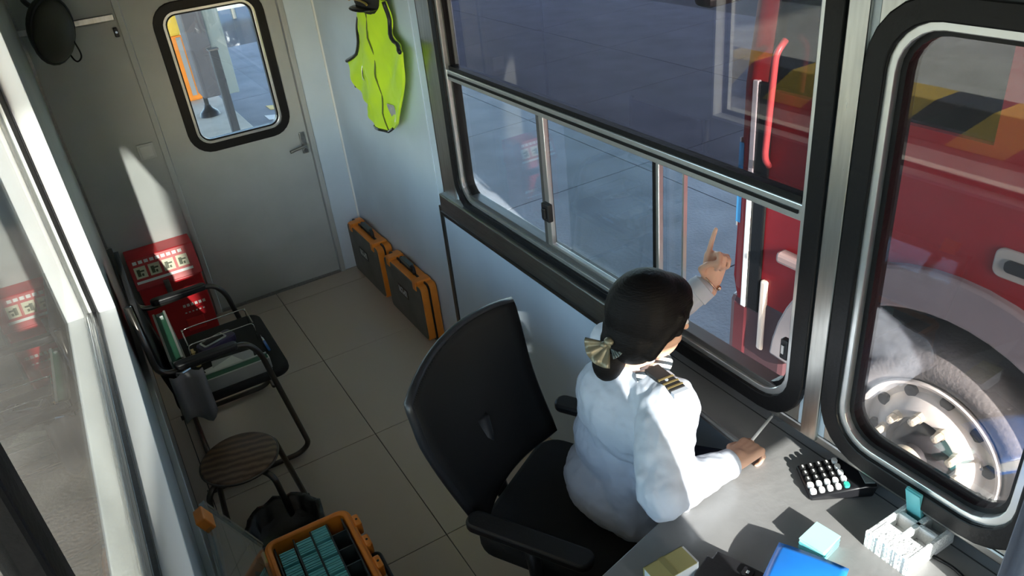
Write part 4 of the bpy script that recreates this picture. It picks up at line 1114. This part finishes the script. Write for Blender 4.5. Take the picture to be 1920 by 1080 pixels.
# wheels
TYRE = mat('tyre_rubber', (0.24, 0.235, 0.22), 0.8, noise=0.2, nscale=10, bump=0.3, bscale=60)
RIM = mat('painted_silver_rim', (0.82, 0.8, 0.72), 0.45, 0.0, noise=0.12, nscale=9)
def wheel(y):
    w = obj('wheel', MB().lathe([(0.275, 0.26), (0.40, 0.28), (0.43, 0.25), (0.436, 0.14), (0.43, 0.05), (0.405, 0.005), (0.36, -0.018), (0.31, -0.012), (0.278, 0.012), (0.27, 0.06)], (TX0, y, WC[1]), n=56, axis='x'), TYRE, tk, smooth=True)
    rim_ = obj('rim', MB().lathe([(0.272, 0.03), (0.285, -0.002), (0.280, -0.014), (0.268, -0.010), (0.258, 0.03), (0.225, 0.035), (0.195, 0.0), (0.165, -0.028), (0.14, -0.03), (0.125, 0.02), (0.01, 0.02)], (TX0, y, WC[1]), n=56, axis='x'), RIM, w, smooth=True)
    hub = obj('hub', MB().lathe([(0.118, 0.03), (0.112, -0.035), (0.085, -0.065), (0.058, -0.07), (0.055, -0.105), (0.045, -0.115), (0.01, -0.118)], (TX0, y, WC[1]), n=32, axis='x'), DARKMET, w, smooth=True)
    obj('hub_cap', MB().lathe([(0.062, -0.10), (0.060, -0.125), (0.046, -0.136), (0.004, -0.139)], (TX0, y, WC[1]), n=28, axis='x'), mat('cream_cap', (0.66, 0.62, 0.46), 0.4), w, smooth=True)
    for k in range(10):
        a = 2 * math.pi * k / 10 + 0.15
        c = (TX0, y + 0.152 * math.cos(a), WC[1] + 0.152 * math.sin(a))
        obj('wheel_nut', MB().lathe([(0.020, -0.024), (0.020, -0.048), (0.016, -0.048), (0.015, -0.082), (0.006, -0.086)], c, n=8, axis='x'), mat('cream_nut', (0.7, 0.66, 0.52), 0.4, 0.3), w)
        a += 0.31
        c = (TX0 + 0.0, y + 0.226 * math.cos(a), WC[1] + 0.226 * math.sin(a))
        if k % 1 == 0 and k < 10:
            obj('rim_hole', MB().lathe([(0.004, 0.0), (0.024, 0.0), (0.026, 0.02), (0.024, 0.034), (0.004, 0.034)], (c[0] + 0.0145, c[1], c[2]), n=16, axis='x'), BLACKP, w)
    obj('valve', MB().tube([(TX0, y - 0.2, WC[1] + 0.08), (TX0 - 0.04, y - 0.225, WC[1] + 0.09)], 0.006, 6), CHROME, w)
wheel(WC[0])
obj('chassis', MB().box(TX0 + 0.5, TX0 + 0.75, -9.5, -1.0, 0.35, 0.6).box(TX1 - 0.75, TX1 - 0.5, -9.5, -1.0, 0.35, 0.6), DARKMET, tk)
obj('engine_block', MB().box(TX0 + 0.38, TX1 - 0.4, -2.6, -0.85, 0.2, 0.9), DARKMET, tk)
obj('cargo_body', MB().box(TX0 - 0.02, TX1 + 0.02, -10.0, -2.95, 0.72, 3.1), mat('cargo_red', (0.25, 0.03, 0.03), 0.5, noise=0.15), tk, bevel=0.03)
obj('fuel_tank', MB().lathe([(0.02, -4.4), (0.30, -4.38), (0.31, -4.35), (0.31, -3.15), (0.30, -3.12), (0.02, -3.1)], (TX0 + 0.36, 0, 0.32), n=28, axis='y'), mat('tank_alloy', (0.5, 0.5, 0.5), 0.35, 0.8), tk, smooth=True)

# ------------------------------------------------------------------ seen through the door window
bp = thing('barrier_housing', 'orange and yellow barrier post outside beyond the door', 'barrier', (0.56, 7.6, -0.065), world=True)
obj('column', MB().box(0.44, 0.70, 7.45, 7.75, -0.065, 0.72), ORANGE, bp, bevel=0.02)
obj('stripe', MB().box(0.585, 0.640, 7.435, 7.452, 0.0, 0.70), mat('grey_band', (0.3, 0.3, 0.3), 0.5), bp)
obj('top_box', MB().box(0.42, 0.66, 7.43, 7.77, 0.72, 1.05), YELLOWP, bp, bevel=0.03)
gb = thing('lane_cabinet', 'dark grey lane cabinet on a short pole outside the door', 'cabinet', (0.62, 6.55, -0.065), world=True)
obj('housing', MB().box(0.57, 0.80, 6.45, 6.80, 0.16, 1.7), mat('slate_cabinet', (0.10, 0.10, 0.115), 0.45, noise=0.1), gb, bevel=0.015)
obj('side_plate', MB().box(0.80, 0.98, 6.5, 6.78, 0.14, 1.75), mat('teal_grey_plate', (0.22, 0.27, 0.28), 0.4), gb, bevel=0.01)
obj('pole', MB().tube([(0.60, 6.6, -0.06), (0.60, 6.6, 0.16)], 0.025, 12), BLACKP, gb)
obj('foot', MB().lathe([(0.01, -0.065), (0.12, -0.065), (0.10, -0.02), (0.05, 0.02), (0.035, 0.06)], (0.60, 6.6, 0), n=20), BLACKP, gb, smooth=True)
dp = thing('dark_bollard', 'plain dark steel pole standing outside the door window', 'pole', (0.63, 5.35, -0.065), world=True)
obj('shaft', MB().box(0.59, 0.67, 5.31, 5.39, -0.065, 0.86), mat('dark_slate_steel', (0.05, 0.055, 0.065), 0.5), dp, bevel=0.008)
obj('top_plate', MB().box(0.58, 0.68, 5.30, 5.40, 0.86, 0.875), ALUD, dp)
for k in range(4):
    x_, y_ = 0.92 + 0.13 * k, 5.45 + k * 0.42
    p_ = obj('lane_mark', MB().add([(x_, y_, GZ + 0.001), (x_ + 0.36, y_ - 0.20, GZ + 0.001), (x_ + 0.36, y_ + 0.02, GZ + 0.001), (x_, y_ + 0.22, GZ + 0.001),
                                    (x_, y_, GZ + 0.005), (x_ + 0.36, y_ - 0.20, GZ + 0.005), (x_ + 0.36, y_ + 0.02, GZ + 0.005), (x_, y_ + 0.22, GZ + 0.005)],
                                   [(3, 2, 1, 0), (4, 5, 6, 7), (0, 1, 5, 4), (1, 2, 6, 5), (2, 3, 7, 6), (3, 0, 4, 7)]), YELLOWP if k % 2 else WHITEP)
    tag(p_, f'{["nearest", "second", "third", "farthest"][k]} painted block on the road beyond the dark pole, from the door', 'road mark', 'painted road blocks beyond the door')
sg = thing('far_sign', 'white roadside board with a red band seen high through the door window', 'sign', (3.2, 14.0, GZ), world=True)
obj('post', MB().tube([(2.6, 14, GZ), (2.6, 14, 2.2)], 0.05, 10), STEELD, sg)
obj('board', MB().box(1.9, 3.6, 13.95, 14.0, -0.0, 1.6), WHITEP, sg)
obj('red_band', MB().box(1.95, 3.55, 13.93, 13.951, 0.35, 0.75), REDB, sg)
mk = MB()
for k in range(7):
    mk.box(2.05 + k * 0.21, 2.09 + k * 0.21, 13.925, 13.931, 0.42, 0.68).box(2.05 + k * 0.21, 2.19 + k * 0.21, 13.925, 13.931, 0.5 + 0.04 * (k % 3), 0.54 + 0.04 * (k % 3))
obj('lettering', mk, WHITEM, sg)

# ------------------------------------------------------------------ the attendant
SKIN = mat('skin', (0.62, 0.36, 0.25), 0.5, noise=0.06, nscale=12)
SHIRT = mat('white_shirt_cotton', (0.46, 0.485, 0.55), 0.75, bump=0.3, bscale=14)
NAVY = mat('navy_trousers', (0.012, 0.013, 0.035), 0.8, bump=0.15, bscale=120)
HAIR = mat('black_hair', (0.005, 0.004, 0.004), 0.55, bump=0.3, bscale=60, spec=0.14, stretch=(1, 1, 6))
pe = thing('person', 'attendant in white uniform shirt reaching out of the open sliding window', 'person', (0.36, -1.45, 0), world=True)
PO = (0.36, -1.45, 0)
hc = V((0.400, -1.530, 1.240))
hf = V((0.95, -0.27, -0.20)).normalized()
hs_ = hf.cross(V((0, 0, 1))).normalized()          # her right
hu = hs_.cross(hf).normalized()
HM = Matrix((hf, hs_, hu)).transposed()             # local x = forward, y = her right, z = up
def hp_(a, b, c): return hc + hf * a + hs_ * b + hu * c
shR, shL = V((0.345, -1.665, 1.060)), V((0.405, -1.350, 1.060))
elR, wrR = V((0.205, -1.800, 0.950)), V((0.445, -1.800, 0.922))
elL, wrL = V((0.545, -1.365, 1.065)), V((0.715, -1.420, 1.185))

def hand(mb, wrist, d, n, s, curls, thumb, scale=1.0):
    """d: wrist to knuckles, n: palm side, s: thumb side; curls: per finger (three bend angles, degrees)"""
    d = V(d).normalized(); n = V(n); n = (n - d * n.dot(d)).normalized(); s = V(s); s = (s - d * s.dot(d) - n * s.dot(n)).normalized()
    pal = 0.085 * scale
    for k in range(4):      # palm as four fused metacarpals
        off = s * (0.027 - 0.018 * k) * scale
        mb.cap(wrist + off * 0.55, 0.0165 * scale, wrist + d * pal * (1 - 0.03 * abs(k - 1)) + off, 0.0120 * scale)
    mb.cap(wrist - d * 0.03, 0.025 * scale, wrist + d * 0.02, 0.022 * scale)
    lens = (0.040, 0.045, 0.041, 0.032)
    for k in range(4):
        p = wrist + d * pal * (1 - 0.03 * abs(k - 1)) + s * (0.027 - 0.018 * k) * scale
        ang = 0
        r = 0.0088 * scale if k < 3 else 0.0076 * scale
        for j, f in enumerate((1.0, 0.66, 0.55)):
            ang += math.radians(curls[k][j])
            q = p + (d * math.cos(ang) + n * math.sin(ang)) * lens[k] * f * scale
            mb.cap(p, r, q, r * 0.92)
            p = q; r *= 0.92
    p = wrist + d * 0.022 * scale + s * 0.024 * scale
    r = 0.0125 * scale
    for (a, b, c, l) in thumb:
        v = (d * a + s * b + n * c).normalized() * l * scale
        mb.cap(p, r, p + v, r * 0.86); p = p + v; r *= 0.86
    return p

body = MB()
body.ell(hp_(0, 0, 0.012), 0.092, 0.073, 0.108, HM)                    # skull
body.ell(hp_(0.028, 0, -0.050), 0.062, 0.056, 0.066, HM)               # face and jaw
body.cap(hp_(0.062, 0, -0.098), 0.018, hp_(0.055, 0, -0.09), 0.026)    # chin
body.cap(hp_(0.086, 0, 0.010), 0.008, hp_(0.105, 0, -0.028), 0.011)    # nose
body.cap(hp_(0.078, -0.02, 0.028), 0.012, hp_(0.078, 0.02, 0.028), 0.012)
for s in (-1, 1):
    body.ell(hp_(-0.008, s * 0.074, -0.012), 0.018, 0.008, 0.030, HM)  # ears
    body.ell(hp_(0.058, s * 0.034, -0.040), 0.022, 0.018, 0.022, HM)   # cheeks
neck_b = V((0.352, -1.508, 1.085))
body.cap(hp_(-0.028, 0, -0.075), 0.046, neck_b, 0.050)
body.ell((0.350, -1.503, 0.97), 0.095, 0.15, 0.13)
body.ell((0.350, -1.47, 0.80), 0.10, 0.14, 0.15)
body.ell((0.360, -1.45, 0.66), 0.11, 0.15, 0.09)
body.cap(shR, 0.045, shL, 0.045)
for sh, el, wr in ((shR, elR, wrR), (shL, elL, wrL)):
    body.cap(sh, 0.043, el, 0.034); body.cap(el, 0.034, wr, 0.023)
knR, knL = V((0.50, -1.83, 0.665)), V((0.555, -1.635, 0.70))
ftR, ftL = V((0.47, -1.90, 0.10)), V((0.52, -1.70, 0.10))
for hp0, kn, ft in ((V((0.36, -1.53, 0.645)), knR, ftR), (V((0.40, -1.40, 0.645)), knL, ftL)):
    body.cap(hp0, 0.062, kn, 0.046); body.cap(kn, 0.046, ft, 0.032)
hand(body, wrL, (0.20, -0.06, 1.0), (-0.50, -0.85, 0.0), (-0.85, 0.52, 0.0),
     [(4, 6, 5), (62, 88, 55), (72, 92, 60), (78, 92, 60)], [(0.7, 0.6, 0.6, 0.036), (0.85, -0.35, 0.6, 0.030), (0.5, -0.8, 0.5, 0.024)], 0.98)
hand(body, wrR, (0.985, 0.17, -0.03), (0.05, 0.0, -1.0), (-0.17, 0.985, 0.0),
     [(28, 52, 35), (46, 66, 45), (56, 74, 50), (62, 78, 55)], [(0.75, 0.65, 0.30, 0.036), (0.98, 0.05, 0.35, 0.032), (0.95, -0.2, 0.4, 0.025)], 0.98)
obj('body', remeshed(body, 'body', 0.0042, 4, PO), SKIN, pe)

FDARK = mat('eye_dark', (0.01, 0.008, 0.008), 0.2)
for s in (-1, 1):
    e = obj('eye', MB().ell(hp_(0.082, s * 0.031, 0.006), 0.009, 0.013, 0.008, HM), mat('eye_white', (0.8, 0.8, 0.78), 0.25), pe, smooth='all')
    obj('iris', MB().ell(hp_(0.089, s * 0.031, 0.006), 0.003, 0.0055, 0.0055, HM), FDARK, e, smooth='all')
    obj('eyebrow', MB().tube([hp_(0.086, s * 0.016, 0.027), hp_(0.086, s * 0.032, 0.032), hp_(0.076, s * 0.050, 0.026)], 0.0035, 6), HAIR, pe)
obj('lips', MB().tube([hp_(0.080, -0.022, -0.058), hp_(0.093, 0, -0.056), hp_(0.080, 0.022, -0.058)], [0.003, 0.006, 0.003], 8), mat('lips', (0.5, 0.14, 0.13), 0.4), pe, smooth='all')

shirt = MB()
shirt.ell((0.340, -1.465, 0.655), 0.165, 0.205, 0.115)
shirt.cap((0.330, -1.555, 0.655), 0.125, (0.345, -1.53, 0.80), 0.110)
shirt.ell((0.347, -1.47, 0.80), 0.130, 0.180, 0.16)
shirt.ell((0.347, -1.50, 0.955), 0.130, 0.185, 0.150)
shirt.cap(shR + V((0.0, 0.02, 0.0)), 0.072, shL, 0.070)
shirt.cap(neck_b + V((-0.01, 0, -0.045)), 0.075, neck_b + V((-0.002, 0, 0.012)), 0.058)
shirt.cap(shR, 0.080, (shR + elR) / 2, 0.074); shirt.cap((shR + elR) / 2, 0.074, elR, 0.062)
shirt.cap(elR, 0.060, elR.lerp(wrR, 0.5), 0.050); shirt.cap(elR.lerp(wrR, 0.5), 0.050, elR.lerp(wrR, 0.86), 0.038)
shirt.cap(shL, 0.068, elL, 0.054); shirt.cap(elL, 0.054, elL.lerp(wrL, 0.80), 0.040)
# cloth folds across the back, at the elbow and at the hem
for k in range(7):
    z = 0.70 + 0.035 * k
    shirt.cap((0.345 - 0.118 + 0.012 * k, -1.50 - 0.02 * k, z), 0.014, (0.345 - 0.06, -1.615 - 0.012 * k, z - 0.035), 0.012)
for k in range(6):
    p = shR.lerp(elR, 0.25 + 0.13 * k)
    shirt.cap(p + V((-0.045, 0.02, 0.03)), 0.012, p + V((0.045, -0.035, 0.02 - 0.02 * k)), 0.012)
me = remeshed(shirt, 'shirt', 0.0055, 5, PO)
sh_o = obj('shirt', me, SHIRT, pe)
tx = bpy.data.textures.new('folds', 'CLOUDS'); tx.noise_scale = 0.07; tx.noise_depth = 2
dm = sh_o.modifiers.new('folds', 'DISPLACE'); dm.texture = tx; dm.strength = 0.022; dm.mid_level = 0.5; dm.texture_coords = 'LOCAL'
def loop(c, axis, r, n=20):
    axis = V(axis).normalized(); u = axis.orthogonal().normalized(); w = axis.cross(u)
    return [V(c) + (u * math.cos(2 * math.pi * k / n) + w * math.sin(2 * math.pi * k / n)) * r for k in range(n)]
obj('cuff', MB().tube([elR.lerp(wrR, 0.80), elR.lerp(wrR, 0.96)], [0.0385, 0.036], 20), SHIRT, sh_o, bevel=0.002, smooth=True)
obj('cuff', MB().tube([elL.lerp(wrL, 0.72), elL.lerp(wrL, 0.90)], [0.043, 0.040], 20), SHIRT, sh_o, bevel=0.002, smooth=True)
col_ax = (hp_(-0.028, 0, -0.075) - neck_b).normalized()
obj('collar', MB().tube([neck_b - col_ax * 0.005, neck_b + col_ax * 0.035], [0.064, 0.056], 24), SHIRT, sh_o, bevel=0.003, smooth=True)
scarf_m = stripe_mat('striped_scarf', (0.8, 0.82, 0.82), (0.03, 0.04, 0.05), 55, (0.5, 0.4, 0.75))
obj('scarf', MB().tube([neck_b + V((0.076 * math.cos(a) + 0.01, 0.076 * math.sin(a), 0.022 - 0.004 * math.sin(a))) for a in [-2.2 + 0.22 * k for k in range(17)]], [0.016 + 0.008 * (k in (3, 4, 5, 6, 7)) for k in range(17)], 8), scarf_m, sh_o, smooth='all')
EPM = mat('epaulette_black', (0.012, 0.011, 0.012), 0.7); GOLD = mat('epaulette_gold', (0.25, 0.19, 0.08), 0.45, 0.4)
for sgn, sh in ((-1, shR),):
    a = neck_b + V((0.005, sgn * 0.075, 0.035)); b = sh + V((0, sgn * 0.035, 0.066))
    dirv = (b - a); L_ = dirv.length; dirv.normalize()
    side = dirv.cross(V((0, 0, 1))).normalized(); up = side.cross(dirv).normalized()
    m = Matrix.Translation(a) @ Matrix((dirv, side, up)).transposed().to_4x4()
    e = obj('epaulette', MB().box(0, L_, -0.022, 0.022, 0.004, 0.016, m=m), EPM, sh_o, bevel=0.003)
    for k in (0.52, 0.70, 0.86):
        obj('gold_bar', MB().box(L_ * k, L_ * k + 0.006, -0.0222, 0.0222, 0.013, 0.0172, m=m), GOLD, e)
    obj('white_end', MB().box(L_, L_ + 0.014, -0.022, 0.022, 0.0, 0.014, m=m), SHIRT, e)

tr_ = MB()
tr_.ell((0.365, -1.455, 0.635), 0.135, 0.175, 0.082)
for hp0, kn, ft in ((V((0.37, -1.53, 0.645)), knR, ftR), (V((0.41, -1.41, 0.650)), knL, ftL)):
    tr_.cap(hp0, 0.080, kn, 0.064); tr_.cap(kn, 0.064, ft + V((0, 0, 0.03)), 0.055)
obj('trousers', remeshed(tr_, 'trousers', 0.007, 4, PO), NAVY, pe)
for ft in (ftR, ftL):
    obj('shoe', MB().ell(ft + V((0.03, -0.035, -0.055)), 0.065, 0.11, 0.042, Matrix.Rotation(0.7, 3, 'Z')), BLACKG, pe, smooth='all')

hair = MB()
hair.ell(hp_(-0.020, 0, 0.030), 0.108, 0.100, 0.110, HM)
hair.ell(hp_(-0.045, 0, -0.035), 0.078, 0.092, 0.088, HM)
hair.ell(hp_(0.030, 0, 0.075), 0.066, 0.072, 0.050, HM)
for s in (-1, 1):
    hair.cap(hp_(0.035, s * 0.078, 0.045), 0.016, hp_(-0.03, s * 0.080, -0.055), 0.022)
    hair.cap(hp_(0.070, s * 0.050, 0.070), 0.012, hp_(0.040, s * 0.078, 0.0), 0.011)
bunc = V((0.292, -1.492, 1.142))
hair.cap(hp_(-0.085, 0, -0.06), 0.045, bunc + V((0.03, -0.01, 0.03)), 0.035)
ho = obj('hair', remeshed(hair, 'hair', 0.005, 5, PO), HAIR, pe)
obj('bun', MB().ell(bunc, 0.046, 0.046, 0.066, Matrix.Rotation(0.35, 3, 'Y')), HAIR, ho, smooth='all')
BOW = mat('olive_gold_ribbon', (0.20, 0.18, 0.12), 0.35, 0.3, noise=0.2, nscale=40)
BOWD = mat('grey_green_ribbon', (0.12, 0.14, 0.13), 0.4, 0.2, noise=0.2, nscale=40)
bc0 = bunc + V((-0.012, -0.02, 0.062))
bow = obj('hair_bow', MB().ell(bc0, 0.016, 0.018, 0.016), BOW, ho, smooth='all')
def fan(ang0, ang1, r, tilt):
    ax = V((-0.55, -0.6, 0.58)).normalized()
    u = ax.cross(V((0, 0, 1))).normalized(); w = ax.cross(u)
    def fn(a, b):
        t = ang0 + (ang1 - ang0) * a
        return bc0 + (u * math.cos(t) + w * math.sin(t)) * (0.008 + r * b) + ax * (0.006 * math.sin(a * 22) * b + tilt * b * b + 0.008)
    return MB().grid(fn, 18, 4, 0.002)
obj('bow_loop', fan(-0.2, 1.6, 0.056, 0.008), BOW, bow, smooth='all')
obj('bow_loop', fan(2.6, 4.2, 0.046, 0.012), BOWD, bow, smooth='all')
obj('bow_loop', fan(1.9, 2.5, 0.034, 0.02), BOWD, bow, smooth='all')
obj('petal', MB().ell(bc0 + V((-0.012, -0.012, 0.018)), 0.012, 0.014, 0.010).ell(bc0 + V((-0.02, -0.002, 0.006)), 0.010, 0.010, 0.008), BOW, bow, smooth='all')

br = obj('bracelet', MB().tube(loop(elL.lerp(wrL, 0.97), wrL - elL, 0.029), 0.0025, 6, closed=True), mat('rose_gold', (0.6, 0.4, 0.3), 0.25, 0.9), pe, smooth='all')
obj('charm', MB().ell(elL.lerp(wrL, 0.97) + V((0.012, -0.027, -0.012)), 0.007, 0.007, 0.008), mat('rose_gold', (0, 0, 0)), br, smooth='all')
ring_ = None
pen = thing('white_pen', 'slim white pen held in the hand resting on the desk', 'pen', (0.53, -1.755, 0.90), world=True)
pa, pb = V((0.525, -1.772, 0.915)), V((0.632, -1.748, 0.938))
obj('barrel', MB().tube([pa - (pb - pa) * 0.35, pb], 0.0042, 8), WHITEM, pen, smooth='all')
obj('tip', MB().tube([pb, pb + (pb - pa).normalized() * 0.014], [0.0042, 0.001], 8), CHROME, pen)

# ------------------------------------------------------------------ tidy
for o in bpy.data.objects:
    if '_world' in o:
        del o['_world']
